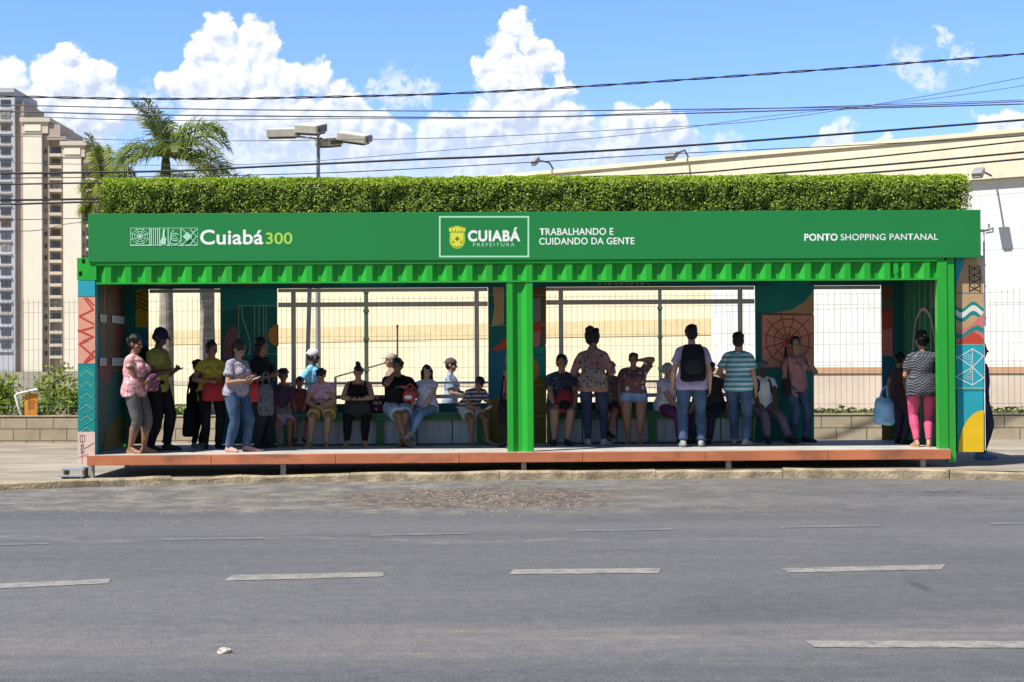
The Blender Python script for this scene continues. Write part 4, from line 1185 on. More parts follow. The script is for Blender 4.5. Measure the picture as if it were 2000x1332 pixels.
for (pxa, pya, pxb, pyb) in ((194, 615, 206, 631), (217, 617, 246, 634), (193, 698, 206, 713), (217, 698, 241, 713)):
    y0, z1 = on_x(pxa, pya, XI); y1, z0 = on_x(pxb, pyb, XI)
    b = MB(); b.box((XI + .014, min(y0, y1), min(z0, z1)), (XI + .017, max(y0, y1), max(z0, z1)), 0)
    yc = (y0 + y1) / 2; zc = (z0 + z1) / 2; hh = abs(z1 - z0); ww = abs(y1 - y0)
    for r in range(4): b.box((XI + .0171, yc - ww * .35, zc + hh * (.25 - .17 * r)), (XI + .0176, yc + ww * (.3 - .1 * (r % 2)), zc + hh * (.30 - .17 * r)), 1)
    part(b, 'notice_sheet', [mat('notice_white', (.92, .92, .91), .6), mat('notice_print', (.35, .35, .37), .7)])
XJ = XR - .062
def turned(b, ang, off):
    b.v = [(off[0] + math.cos(ang) * x - math.sin(ang) * y, off[1] + math.sin(ang) * x + math.cos(ang) * y, z) for x, y, z in b.v]; return b
cw = corrugated(.16, YB - .005, FZ + .002, ZT - .06, -.045, -.002, .2)
cw.v = [(XJ + y, x, z) for x, y, z in cw.v]
part(cw, 'corrugated_lining', PM_[PI_['greent']], fixn=True)
m = SideMural(XJ - .046, -1)
zc = 1.75
m.line([(y, z) for y, z in [(.55, FZ + .02), (.55, 1.6)] + [(1.15 - .6 * math.cos(R(a)), 1.6 + .75 * math.sin(R(a))) for a in range(10, 180, 10)] + [(1.75, 1.6), (1.75, FZ + .02)]], .05, 'tan', False)
for k in range(3): m.line([(.5 + .1 * k, 2.35), (.5 + .1 * k, 2.72)], .03, 'grey', False)
part(m.b, 'painted_arch', PM_)

# ---- sign board
YS = -.021
def S(px, py): return F(px, py, YS)
sa = S(172, 418.0); sb = S(1915, 411); sc_ = S(172, 516.5); sd_ = S(1914, 500.5)
zt_s, zb_s = (sa[1] + sb[1]) / 2, (sc_[1] + sd_[1]) / 2
b = MB(); b.box((sa[0], YS, zb_s), (sb[0], YS + .019, zt_s)); SIGN = part(b, 'sign_board', M_sign, bevel=.004)
for px in (300, 700, 1100, 1500, 1800):
    xx = S(px, 450)[0]; b = MB(); b.box((xx - .03, YS + .020, ZT + .10), (xx + .03, .15, ZT + .15)); b.box((xx - .03, .10, ZT + .012), (xx + .03, .15, ZT + .099)); o = b.build('bracket', M_steel, SH); o.location = -SHO
M_letter = mat('lettering_white', (.82, .86, .82), .55, .02)
M_lime = mat('lettering_lime', (.42, .66, .09), .55, .02)
M_mint = mat('lettering_mint', (.42, .72, .52), .55, .02)
M_crest = mat('crest_yellow', (.74, .68, .05), .55, .02)
M_crest2 = mat('crest_green', (.10, .22, .01), .55, .02)
def sub(mb, name, mats):
    o = mb.build(name, mats, SIGN); return o
def lettering(text, px0, py0, px1, py1, m, bold=0.0, y_off=.0015, spacing=1.0, line=.0):
    cu = bpy.data.curves.new('lettering', 'FONT'); cu.body = text; cu.size = 1.0; cu.offset = bold; cu.space_character = spacing; cu.resolution_u = 6
    o = bpy.data.objects.new('lettering', cu); COL.objects.link(o)
    dg = bpy.context.evaluated_depsgraph_get(); me = bpy.data.meshes.new_from_object(o.evaluated_get(dg))
    bpy.data.objects.remove(o)
    co = np.empty(len(me.vertices) * 3); me.vertices.foreach_get('co', co); co = co.reshape(-1, 3)
    lo, hi = co.min(0), co.max(0); A = S(px0, py1); B_ = S(px1, py0)
    x = A[0] + (co[:, 0] - lo[0]) / (hi[0] - lo[0]) * (B_[0] - A[0]); z = A[1] + (co[:, 1] - lo[1]) / (hi[1] - lo[1]) * (B_[1] - A[1])
    me.vertices.foreach_set('co', np.stack([x, np.full_like(x, YS - y_off), z], 1).ravel()); me.materials.clear(); me.materials.append(m); me.update()
    ob = bpy.data.objects.new('lettering', me); COL.objects.link(ob); ob.parent = SIGN
    return ob
lettering('Cuiab\u00e1', 391, 449, 514, 479, M_letter, .018, spacing=1.03)
lettering('300', 519, 455, 571, 478, M_lime, .012)
lettering('CUIAB\u00c1', 914, 445, 1016, 473, M_letter, .040, spacing=1.12)
lettering('PREFEITURA', 924, 475, 1005, 482.5, M_mint, .0, spacing=1.35)
lettering('TRABALHANDO E', 1054, 446, 1198, 460.5, M_letter, .014, spacing=1.04)
lettering('CUIDANDO DA GENTE', 1053, 464.5, 1239, 479, M_letter, .014, spacing=1.04)
lettering('PONTO', 1571, 457, 1636, 471.5, M_letter, .030, spacing=1.08)
lettering('SHOPPING PANTANAL', 1642, 457, 1832, 470.5, M_letter, .006, spacing=1.04)
class Dec(Mural):
    def __init__(s): s.b = MB(); s.Y = YS - .001; s.k = 1
d = Dec()
x0, y0, x1, y1 = 859, 424.5, 1032, 502
d.k = 1
for q_ in ([(x0, y0), (x1, y0)], [(x1, y0), (x1, y1)], [(x1, y1), (x0, y1)], [(x0, y1), (x0, y0)]): d.line(q_, .024, 'white'); 
d.b.m = [0] * len(d.b.f); sub(d.b, 'logo_frame', [M_mint])
# pictogram strip: web, weave stripes, viola, scroll, fish
d = Dec()
for xa_, xb_ in ((255, 292), (293, 311), (312, 328), (329, 353), (354, 386)):
    d.line([(xa_, 446.5), (xb_, 446.5), (xb_, 480.5), (xa_, 480.5)], .007, 'white', True)
d.line([(255, 480), (386, 480)], .016, 'white')
c_ = (273.5, 463)
for k in range(8):
    a = R(22.5 + 45 * k); d.line([c_, (c_[0] + 19 * math.cos(a), c_[1] + 16 * math.sin(a))], .009, 'white')
for r in (6, 11, 16): d.line([(c_[0] + r * math.cos(R(22.5 + 45 * k)), c_[1] + r * .95 * math.sin(R(22.5 + 45 * k))) for k in range(8)], .007, 'white', True)
d.poly(arc(c_[0], c_[1], 3.6, 0, 350, 10), 'white')
for x in (296, 300, 304, 308): d.line([(x, 448), (x, 479)], .012, 'white')
d.poly([(319, 448), (322.5, 448), (322, 462), (325, 468), (324, 478.5), (314, 478.5), (312.8, 472), (317, 465)], 'white')
d.line(arc(342, 464, 7.5, 40, 330), .012, 'white'); d.line(arc(342, 464, 3.5, 0, 300), .010, 'white'); d.line([(332, 478), (335, 455), (340, 450)], .010, 'white'); d.line(arc(341, 466, 12, 20, 140), .010, 'white')
d.poly([(357, 463), (366, 454), (376, 463), (366, 472)], 'white'); d.line([(357, 449), (384, 478)], .010, 'white'); d.line([(384, 449), (357, 478)], .010, 'white'); d.line([(372, 449), (384, 463), (372, 478)], .010, 'white')
d.b.m = [0] * len(d.b.f); sub(d.b, 'pictogram_strip', [M_mint])
# crest
b = MB()
def cp(pts, k, mi): b.flat([S(x, y) for x, y in pts], YS - .0005 * k, mi)
shield = [(879, 455), (907, 455), (908, 470)] + [(893 + 15 * math.cos(R(a)), 471 + 15.5 * math.sin(R(a))) for a in range(0, 181, 15)] + [(878, 470)]
cp(shield, 1, 2); cp([(893 + (x - 893) * .86, 470 + (y - 470) * .88) for x, y in shield], 2, 1)
cp([(881, 456), (905, 456), (905, 473), (902, 480), (893, 483), (884, 480), (881, 473)], 3, 0)
cp([(893, 462), (898, 468), (893, 472), (888, 468)], 4, 1); cp([(884, 470), (888, 474), (884, 477)], 4, 1); cp([(902, 470), (898, 474), (902, 477)], 4, 1)
for (x, w, h) in ((880, 5, 9), (886.5, 5, 11), (893, 5.5, 13), (899.5, 5, 11), (906, 5, 9)): cp([(x - w / 2, 453.5), (x - w / 2 - .8, 453.5 - h), (x - .8, 453.5 - h * .7), (x, 453.5 - h), (x + .8, 453.5 - h * .7), (x + w / 2 + .8, 453.5 - h), (x + w / 2, 453.5)], 2, 0)
sub(b, 'crest', [M_crest, M_crest2, M_lime])

# ---- hedge growing on the roof
hx0, hx1 = X(207, .3, 400), X(1882, .3, 380); hz0, hz1 = ZT + .02, Z(948, 347, .3)
def htop(x, y): return hz1 + .028 * mnoise.noise(Vector((x * 1.1, y * 2, 3))) + .022 * mnoise.noise(Vector((x * 4, y * 4, 9)))
C = []; N_ = []; mi = []
HY0, HY1 = .02, .95
def edge_in(x): return .07 * mnoise.noise(Vector((x * 1.7, 0, 5)))
cnt = 0
while cnt < 115000:
    f_ = random.random(); x = random.uniform(hx0, hx1); z0_ = random.uniform(0, 1)
    if f_ < .60: y = .085 + abs(random.gauss(0, .04)) + .07 * mnoise.noise(Vector((x * 2.6, 1, z0_ * 3))) + .06 * mnoise.noise(Vector((x * 8, 4, z0_ * 6))) ; z = hz0 + z0_ * (htop(x, .1) - hz0); nv = (0, -1, .3)
    elif f_ < .88: y = random.uniform(.06, HY1); z = htop(x, y) - abs(random.gauss(0, .03)); nv = (0, 0, 1)
    elif f_ < .95: y = HY1 - abs(random.gauss(0, .03)); z = random.uniform(hz0, htop(x, HY1)); nv = (0, 1, .2)
    else:
        sgn = random.choice((-1, 1)); x = (hx0 if sgn < 0 else hx1) + sgn * (.03 - abs(random.gauss(0, .04))) ; y = random.uniform(HY0, HY1); z = random.uniform(hz0, htop(x, y)); nv = (sgn, 0, .2)
    dz = htop(x, y) - z
    # rounded shoulder
    if y < .24 and dz < .14: y += max(0, (.14 - dz)) ** 1.5 * 2.2
    if random.random() < mnoise.noise(Vector((x * 3.5, y * 2, z * 5))) * .8: continue
    C.append((x, y, z)); N_.append(nv)
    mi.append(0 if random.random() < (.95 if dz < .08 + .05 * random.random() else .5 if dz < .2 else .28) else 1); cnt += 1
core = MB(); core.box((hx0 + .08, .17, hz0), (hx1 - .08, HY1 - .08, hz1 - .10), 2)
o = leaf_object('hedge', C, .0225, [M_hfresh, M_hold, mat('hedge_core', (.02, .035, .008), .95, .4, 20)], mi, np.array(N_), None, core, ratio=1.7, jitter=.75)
tag(o, 'long clipped green hedge growing on the shelter roof behind the sign', 'hedge')

# ---- benches
M_seat = mat('bench_seat', (.03, .10, .045), .55, .1); M_benchg = mat('bench_green', (.02, .13, .035), .5, .1); M_benchp = mat('bench_panel', (.36, .38, .40), .6, .15, 2, stretch=(6, 1, .3))
def bench(px0, px1, legs, label):
    Y0, Y1 = 1.84, 2.34; x0, x1 = X(px0, Y0, 800), X(px1, Y0, 800)
    t = empty('bench', ((x0 + x1) / 2, (Y0 + Y1) / 2, FZ), label, 'bench', 'benches inside the shelter')
    ox, oy = t.location.x, t.location.y
    b = MB(); b.box((x0 - ox, Y0 - oy, .44), (x1 - ox, Y1 - oy, .49)); b.build('seat', M_seat, t, bevel=.008)
    b = MB(); b.box((x0 - ox, Y0 - oy + .02, .375), (x1 - ox, Y0 - oy + .05, .439)); b.build('front_rail', M_benchg, t)
    for px in legs:
        xl = X(px, Y0, 830) - ox; b = MB(); b.box((xl - .055, Y0 - oy + .045, 0.001), (xl + .055, Y0 - oy + .12, .374)); b.build('leg', M_benchg, t)
    xs = [x0 + .02] + [x0 + (x1 - x0) * (k + 1) / 6 for k in range(6)]
    for a, c in zip(xs, xs[1:]):
        b = MB(); b.box((a - ox + .008, Y0 - oy + .13, .02), (c - ox - .008, Y0 - oy + .15, .43)); b.build('panel', M_benchp, t)
bench(536, 952, (560, 742, 938), 'long green bench with pale front panels under the left window')
bench(1070, 1478, (1078, 1276, 1466), 'long green bench with pale front panels under the right window')

# ---- small metal box steps at the left end
t = empty('metal_step', (X(150, 0, 915), .03, walk_z(-6.2)), 'small grey metal step standing at the left foot of the shelter', 'step')
b = MB(); b.box((-.19, -.12, .115), (.12, .16, .135)); b.box((-.20, -.20, .03), (.13, -.10, .05)); b.build('tread', mat('step_metal', (.40, .42, .46), .4, .1, 4, metal=.4), t)
for x in (-.17, .09):
    b = MB(); b.box((x, -.19, -.02), (x + .02, .15, .029)); b.box((x, -.09, .0295), (x + .02, .15, .114)); b.build('leg', M_steel, t)

# ---- service pipe with cable bracket at the right end
t = empty('service_pipe', (X(1921.5, .12) + .038, .175, .12), 'thin grey service pipe with a cable bracket at the right end of the sign', 'pipe')
zt = Z(1924, 452, .175) - .12
b = MB(); b.tube([(0, 0, 1.95), (0, 0, zt)], .014, 8); [b.box((-.020, -.02, z_), (.016, .02, z_ + .03)) for z_ in (2.05, 2.5, 2.8)]; b.build('pipe', mat('pipe_pale', (.55, .56, .57), .5), t)
b = MB(); b.tube([(-.06, 0, zt), (.07, 0, zt + .02), (.10, 0, zt + .04)], .022, 6); b.tube([(.055, 0, zt + .02), (.075, 0, zt + .05), (.068, 0, zt + .10)], .016, 6); b.tube([(.03, 0, zt - .03), (.13, 0, zt - .01), (.125, 0, zt + .05)], .016, 6); b.build('cable_bracket', M_grey, t)
# ================================================================== PEOPLE
def skin_mat(name, c):
    m = mat(name, c, .5, .08, 6, .05, 60, spec=.35)
    m.node_tree.nodes['Principled BSDF'].inputs['Subsurface Weight'].default_value = .05
    return m
SK = [skin_mat('skin_brown', (.26, .13, .075)), skin_mat('skin_tan', (.40, .22, .14)), skin_mat('skin_dark', (.10, .052, .034)), skin_mat('skin_light', (.52, .31, .22)), skin_mat('skin_olive', (.33, .175, .10))]
HAIR = mat('hair_black', (.012, .010, .009), .45, .3, 20, .5, 90, stretch=(1, 1, .25))
HAIRB = mat('hair_brown', (.035, .020, .013), .45, .3, 20, .5, 90, stretch=(1, 1, .25))
HAIRG = mat('hair_grey', (.42, .40, .38), .6, .3, 20, .5, 90)
EYE = mat('eye_dark', (.02, .015, .012), .2)
def cloth(name, c, var=.15, stretch=(1, 1, 1)):
    return mat('cloth_' + name, c, .85, var, 9, .55, 22, spec=.15, stretch=stretch)
def pattern(name, c1, c2, kind='floral', scale=22.0, c3=None, axis=2, duty=.5):
    key = 'cloth_' + name
    if key in MATS: return MATS[key]
    m = bpy.data.materials.new(key); m.use_nodes = True
    q = NG(m.node_tree); b = m.node_tree.nodes['Principled BSDF']; o = q.n('ShaderNodeTexCoord').outputs['Object']
    if kind == 'stripe':
        sp = q.n('ShaderNodeSeparateXYZ'); q.link(o, sp.inputs[0]); nz = q.noise(o, 4.0, 2.0)
        t = q.math('FRACT', q.math('MULTIPLY', q.math('ADD', sp.outputs[axis], q.math('MULTIPLY', nz.outputs[0], .02)), scale))
        f = q.math('LESS_THAN', t, duty)
        c = q.mix(f, c4(c1), c4(c2))
    elif kind == 'zigzag':
        sp = q.n('ShaderNodeSeparateXYZ'); q.link(o, sp.inputs[0])
        tri = q.math('PINGPONG', q.math('MULTIPLY', q.math('ADD', sp.outputs[0], sp.outputs[1]), 1.0), .03)
        t = q.math('FRACT', q.math('MULTIPLY', q.math('ADD', sp.outputs[2], tri), scale)); f = q.math('LESS_THAN', t, duty); c = q.mix(f, c4(c1), c4(c2))
    else:
        v = q.n('ShaderNodeTexVoronoi'); q.link(o, v.inputs['Vector']); v.inputs['Scale'].default_value = scale
        n_ = q.noise(o, scale * .6, 3.0, .6)
        f = q.ss(q.math('ADD', v.outputs['Distance'], q.math('MULTIPLY', n_.outputs[0], .5)), .62, .52)
        c = q.mix(f, c4(c1), c4(c2))
        if c3 is not None:
            n2 = q.noise(o, scale * .8, 2.0); c = q.mix(q.ss(n2.outputs[0], .56, .60), c, c4(c3))
    q.link(c, b.inputs['Base Color']); b.inputs['Roughness'].default_value = .85; b.inputs['Specular IOR Level'].default_value = .15
    nb = q.noise(o, 22.0, 4.0, .6); bn = q.n('ShaderNodeBump'); bn.inputs['Strength'].default_value = .5; bn.inputs['Distance'].default_value = .02
    q.link(nb.outputs[0], bn.inputs['Height']); q.link(bn.outputs[0], b.inputs['Normal'])
    MATS[key] = m; return m
def denim(name, c): return mat('denim_' + name, c, .85, .32, 7, .5, 26, spec=.15, stretch=(1, 1, .6))
BLACKC = cloth('black', (.012, .012, .014)); DARKC = cloth('charcoal', (.03, .03, .035)); WHITEC = cloth('white', (.70, .70, .70)); SOLE = mat('shoe_black', (.02, .02, .022), .5); SOLEG = mat('shoe_grey', (.30, .29, .28), .7); SANDAL = mat('sandal_tan', (.36, .22, .12), .6)
JEAN = denim('blue', (.055, .095, .17)); JEAND = denim('dark', (.028, .042, .08)); JEANL = denim('light', (.16, .26, .42)); JEANP = denim('pale', (.36, .46, .60))

PENDING = []          # (object, voxel, smooth iterations, wrinkle amplitude, wrinkle scale)
def soft(mb, name, m, parent, voxel, it=3, wr=0.0, ws=14.0, stretch=1.0):
    o = mb.build(name, m, parent, smooth=True, fixn=False)
    r = o.modifiers.new('r', 'REMESH'); r.mode = 'VOXEL'; r.voxel_size = voxel; r.use_smooth_shade = True
    if it: s_ = o.modifiers.new('s', 'SMOOTH'); s_.factor = .5; s_.iterations = it
    PENDING.append((o, wr, ws, stretch)); return o
def flush():
    dg = bpy.context.evaluated_depsgraph_get(); dg.update()
    res = []
    for (o, wr, ws, st) in PENDING: res.append(bpy.data.meshes.new_from_object(o.evaluated_get(dg)))
    for (o, wr, ws, st), me in zip(PENDING, res):
        old = o.data; o.modifiers.clear(); o.data = me; nm = old.name; bpy.data.meshes.remove(old); me.name = nm
        if wr > 0 and len(me.vertices):
            n = len(me.vertices); co = np.empty(n * 3); me.vertices.foreach_get('co', co); co = co.reshape(-1, 3)
            no = np.empty(n * 3); me.vertices.foreach_get('normal', no); no = no.reshape(-1, 3)
            ph = rng.uniform(0, 6.28, 6); x, y, z = co.T
            wob = np.sin(x * 9 + ph[3]) * .35 + np.sin(y * 11 + ph[4]) * .3
            d = (np.sin((z * st + wob * .10 + x * .35) * ws * 2.1 + ph[0]) * .45 + np.sin((z * st * .7 - x * .8 + y * .5) * ws * 3.1 + ph[1]) * .3 + np.sin((x + y * .7) * ws * 1.7 + z * 6 + ph[2]) * .35)
            co += no * (d * wr)[:, None]; me.vertices.foreach_set('co', co.ravel())
        me.polygons.foreach_set('use_smooth', [True] * len(me.polygons)); me.update()
    PENDING.clear()

def cap_tube(b, p0, p1, r0, r1, seg=12):
    """tapered capsule with round ends"""
    p0, p1 = Vector(p0), Vector(p1); d = (p1 - p0)
    if d.length < 1e-5: return
    L = d.length; d.normalize()
    pts = []; rr = []
    for k in range(4):
        a = PI / 2 * (k + .35) / 4.35; pts.append(p0 - d * r0 * math.cos(a)); rr.append(r0 * math.sin(a))
    pts += [p0, p1]; rr += [r0, r1]
    for k in range(3, -1, -1):
        a = PI / 2 * (k + .35) / 4.35; pts.append(p1 + d * r1 * math.cos(a)); rr.append(r1 * math.sin(a))
    b.tube(pts, rr, seg)

def ik(a, c, l1, l2, pole):
    """middle joint of a two-bone limb from a to c, bent towards pole"""
    a, c, pole = Vector(a), Vector(c), Vector(pole); d = c - a; L = d.length
    if L > (l1 + l2) * .995: c = a + d * ((l1 + l2) * .995 / L); d = c - a; L = d.length
    d.normalize(); x = (l1 * l1 - l2 * l2 + L * L) / (2 * L); h = math.sqrt(max(0, l1 * l1 - x * x))
    pl_ = pole - d * pole.dot(d); pl_.normalize()
    return a + d * x + pl_ * h, c

def frame_from(y, up):
    y = y.normalized(); x = y.cross(up)
    if x.length < 1e-4: x = Vector((1, 0, 0))
    x.normalize(); z = x.cross(y); return Matrix((x, y, z)).transposed()

def hand(b, w, d, n, s, curl=.5, thumb=1, spread=1.0):
    """palm and five fingers; w wrist, d pointing direction, n palm normal (the side fingers close to), thumb side +-1"""
    d = d.normalized(); n = (n - d * n.dot(d)); n = n.normalized() if n.length > 1e-4 else Vector((0, 0, 1)); u = d.cross(n) * thumb
    M = Matrix((u, d, n)).transposed()
    b.ell(w + d * .045 * s, (.040 * s, .052 * s, .016 * s), M, 12, 8)
    cap_tube(b, w - d * .02 * s, w + d * .03 * s, .024 * s, .026 * s)
    for k, (off, L, r) in enumerate(((.031, .068, .0088), (.0105, .078, .0092), (-.0105, .072, .0088), (-.031, .056, .0078))):
        p = w + (d * (.086 - .004 * abs(k - 1)) + u * off * spread) * s; a = .15; dd = d
        for j, f in enumerate((.45, .32, .25)):
            a += curl * (.75 if j == 0 else .85); dd = d * math.cos(a) + n * math.sin(a) + u * off * .9 * spread
            q_ = p + dd.normalized() * L * f * s; cap_tube(b, p, q_, r * s * (1 - .1 * j), r * s * (.93 - .1 * j), 8); p = q_
    p = w + (d * .025 + u * .034) * s; t1 = p + (u * .030 + d * .028 + n * .010) * s; t2 = t1 + (u * .006 + d * .030 + n * (.010 + .02 * curl)) * s
    cap_tube(b, p - u * .012 * s, t1, .012 * s, .0105 * s, 8); cap_tube(b, t1, t2, .0105 * s, .0085 * s, 8)

def person(px, Y, label, H=None, top=None, zf=None, heading=0.0, sit=None, lean=0.0, side=0.0, head=(0, 0), arms=None, legs=None, skin=0, build=1.0, fem=False,
           shirt=None, hem=.10, sleeve=.55, slack=1.0, tank=False, pants=None, pleg=1.0, pslack=1.0, skirt=None, skirt_len=.5, hair='short', hairm=HAIR, cap=None, shoes=None, shoe_kind='shoe', hem2=None, px_at=700, group='people waiting at the shelter', stripes=None, child=False, straps=None, collar=None, twist=0.0):
    zf = FZ if zf is None else zf
    x0 = X(px, Y, px_at)
    if H is None:
        ztop = Z(px, top, Y); hh = ztop - zf
        if sit is None: H = hh * (1 + .10 * abs(lean))
        else: H = (hh - sit) / (.50 * math.cos(min(.9, lean) * .75) + .012) 
    s = H / 1.70
    t = empty('person', (x0, Y, zf), label, 'person', group, rz=PI + R(heading))
    k = build; w = k ** .7
    hs = 1.07 if not child else 1.20
    # ---- skeleton (local: x right, y forward, z up)
    up = Vector((math.sin(side), math.sin(lean) * math.cos(side), math.cos(lean) * math.cos(side))); fw = Vector((0, math.cos(lean), -math.sin(lean))); rt = up.cross(fw) * -1
    rt = fw.cross(up)
    if twist:
        c_, s_ = math.cos(twist), math.sin(twist); rt_t = rt * c_ + fw * s_; fw_t = fw * c_ - rt * s_
    else: rt_t, fw_t = rt, fw
    pz = .93 * s if sit is None else sit + .095 * s
    P = Vector((0, 0, pz))
    def T(d, x=0, y=0):
        f = max(0, min(1, d / .35)); r_ = rt.lerp(rt_t, f); y_ = fw.lerp(fw_t, f)
        return P + up * (d * s) + r_ * (x * s) + y_ * (y * s)
    sw = .166 * (.92 if fem else 1.0) * (1 + (w - 1) * .5)
    shR, shL = T(.425, sw, -.005), T(.425, -sw, -.005)
    nb = T(.50, 0, -.005)
    hl = lean * .45; hyaw, hp = R(head[0]), R(head[1])
    hup = Vector((math.sin(side) * .5, math.sin(hl), math.cos(hl))).normalized(); hd0 = nb + hup * .05 * s
    hfw = Matrix.Rotation(-hyaw, 3, 'Z') @ Vector((0, 1, 0)); hfw = (hfw - hup * hfw.dot(hup)).normalized()
    hx = hfw.cross(hup); Mp = Matrix.Rotation(-(hl * .0 + hp), 3, hx); hfw = Mp @ hfw; hup2 = Mp @ hup
    HM = Matrix((hx, hfw, hup2)).transposed(); HC = hd0 + (hup * .55 + hup2 * .45) * (.108 * s * hs) + hfw * .018 * s
    hs_ = s * hs
    hipx = .092 * (1.06 if fem else 1.0) * w
    hip = {'R': P + Vector((hipx * s, 0, -.02 * s)), 'L': P + Vector((-hipx * s, 0, -.02 * s))}
    if legs is None:
        legs = {}
    J = {}
    for sd, sg in (('R', 1), ('L', -1)):
        L_ = legs.get(sd, {})
        if sit is None: foot = Vector(L_.get('foot', (.10 * sg, 0, .085))) ; pole = Vector(L_.get('pole', (.12 * sg, 1, 0)))
        else: foot = Vector(L_.get('foot', (.12 * sg, .42, .085))); pole = Vector(L_.get('pole', (.10 * sg, .8, 1)))
        foot = Vector((foot.x * s, foot.y * s, foot.z * s))
        kn, an = ik(hip[sd], foot, .435 * s, .42 * s, pole); fd = Vector(L_.get('toe', (.25 * sg, 1, -.12 if foot.z < .12 * s else -.3))).normalized()
        J[sd] = (hip[sd], kn, an, fd)
    A = {}
    arms = arms or {}
    for sd, sg, sh in (('R', 1, shR), ('L', -1, shL)):
        a_ = arms.get(sd, {}); d_ = a_.get('hand', (.245 * sg * w, .06, None))
        if d_[2] is None: tgt = sh + Vector((.05 * sg * s * w, .05 * s, -.53 * s))
        elif a_.get('rel'): tgt = T(d_[2], d_[0], d_[1])          # in torso axes
        else: tgt = Vector((d_[0] * s, d_[1] * s, d_[2] * s))
        el, wr = ik(sh, tgt, .29 * s, .255 * s, Vector(a_.get('pole', (.5 * sg, -1, -.4))))
        A[sd] = (sh, el, wr, a_)
    # ---- body: one continuous surface
    b = MB()
    def loft(rings, bb, flat_ends=True):
        bb.tube([T(d, 0, y) for d, rx, ry, y in rings], [(rx * s, ry * s) for d, rx, ry, y in rings], 20, side=rt)
    hipw = (.172 if fem else .160) * w; wst = (.128 if fem else .142) * k; ch = .160 * w
    lf = .84 if (pants is not None and pleg > 1) else 1.0; tf = .95 if shirt is not None else 1.0
    TR = [(-.10, .09 * w, .08 * w, -.01), (-.05, hipw * .93, .105 * k, -.012), (.02, hipw, .115 * k, -.010), (.11, (hipw + wst) / 2, .105 * k, .004), (.18, wst, .100 * k, .008), (.28, ch * .97, .112 * k, .006), (.36, ch * 1.02, .112 * w, .0), (.43, ch * .96, .088 * w, -.006), (.475, ch * .62, .062, -.008), (.50, .062, .056, -.006)]
    loft([(d, rx * tf, ry * tf, y) for d, rx, ry, y in TR], b)
    for sg, sh in ((1, shR), (-1, shL)): cap_tube(b, T(.485, .025 * sg, -.012), sh, .046 * s, .048 * s * w)
    if fem:
        for sg in (-1, 1): b.ell(T(.315, .070 * sg * w, .085 * k), (.062 * s * w, .055 * s * k, .062 * s * w), None, 12, 8)
    cap_tube(b, T(.47), hd0 + hup2 * .05 * s, .057 * s * w ** .5, .050 * s)
    for sd, sg in (('R', 1), ('L', -1)):
        sh, el, wr, a_ = A[sd]
        b.ell(sh - up * .01 * s, (.051 * s * w, .051 * s * w, .052 * s * w))
        mid = sh.lerp(el, .4); cap_tube(b, sh, mid, .048 * s * w, .046 * s * w); cap_tube(b, mid, el, .046 * s * w, .037 * s * w)
        fm = el.lerp(wr, .3); cap_tube(b, el, fm, .038 * s * w, .041 * s * w); cap_tube(b, fm, wr, .041 * s * w, .026 * s)
        fd = (wr - el).normalized(); hd = Vector(a_['dir']).normalized() if 'dir' in a_ else fd
        nn = Vector(a_['palm']) if 'palm' in a_ else Vector((-sg, .25, 0))
        hand(b, wr, hd, nn, s, a_.get('curl', .35), 1 if sd == 'R' else 1)
        h, kn, an, ft = J[sd]
        b.ell(h, (.086 * s * w * lf, .088 * s * w * lf, .088 * s * w * lf))
        m1 = h.lerp(kn, .45); cap_tube(b, h, m1, .086 * s * w * lf, .076 * s * w * lf); cap_tube(b, m1, kn, .076 * s * w * lf, .054 * s * w * lf)
        sh_d = (an - kn).normalized(); back = Vector(ft); back = (back - sh_d * back.dot(sh_d)).normalized() * -1
        cf = lf if pleg > 1.6 else 1.0; m2 = kn.lerp(an, .32) + back * (.014 if cf == 1 else .004) * s; cap_tube(b, kn, m2, .052 * s * w * lf, .055 * s * w * cf); cap_tube(b, m2, an, .055 * s * w * cf, .033 * s * (.93 if cf < 1 else 1))
        heel = an + Vector((0, 0, -.05 * s)) - ft * .035 * s if an.z < .2 * s else an - ft * .03 * s + sh_d * .04 * s
        ball = an + ft * .125 * s + (Vector((0, 0, -.045 * s)) if an.z < .2 * s else sh_d * .03 * s); toe = ball + ft * .055 * s
        J[sd] = (h, kn, an, ft, heel, ball, toe)
        cap_tube(b, an, heel, .034 * s, .03 * s); cap_tube(b, heel, ball, .030 * s, .034 * s); cap_tube(b, ball, toe, .034 * s, .024 * s); cap_tube(b, an, ball, .034 * s, .028 * s)
    def HP(x, y, z): return HC + HM @ (Vector((x, y, z)) * hs_)
    b.ell(HP(0, -.012, .030), (.074 * hs_, .092 * hs_, .084 * hs_), HM, 18, 12); b.ell(HP(0, .022, -.035), (.057 * hs_, .064 * hs_, .078 * hs_), HM, 16, 10)
    b.ell(HP(0, .052, -.088), (.030 * hs_, .026 * hs_, .024 * hs_), HM); b.ell(HP(0, .074, .022), (.050 * hs_, .017 * hs_, .011 * hs_), HM)
    cap_tube(b, HP(0, .083, .006), HP(0, .104, -.030), .0075 * hs_, .0135 * hs_, 8)
    b.ell(HP(0, .083, -.060), (.025 * hs_, .011 * hs_, .010 * hs_), HM)
    for sg in (-1, 1):
        b.ell(HP(.076 * sg, -.006, -.006), (.011 * hs_, .021 * hs_, .031 * hs_), HM, 10, 8); b.ell(HP(.040 * sg, .052, -.028), (.026 * hs_, .024 * hs_, .024 * hs_), HM)
    soft(b, 'body', SK[skin], t, .0062 * max(.8, s), 3)
    for sg in (-1, 1):
        e = MB(); e.ell(HP(.030 * sg, .080, .002), (.010 * hs_, .006 * hs_, .005 * hs_), HM, 10, 6); e.build('eye', EYE, t, smooth=True)
    # ---- hair
    hb = MB(); hg = hs_
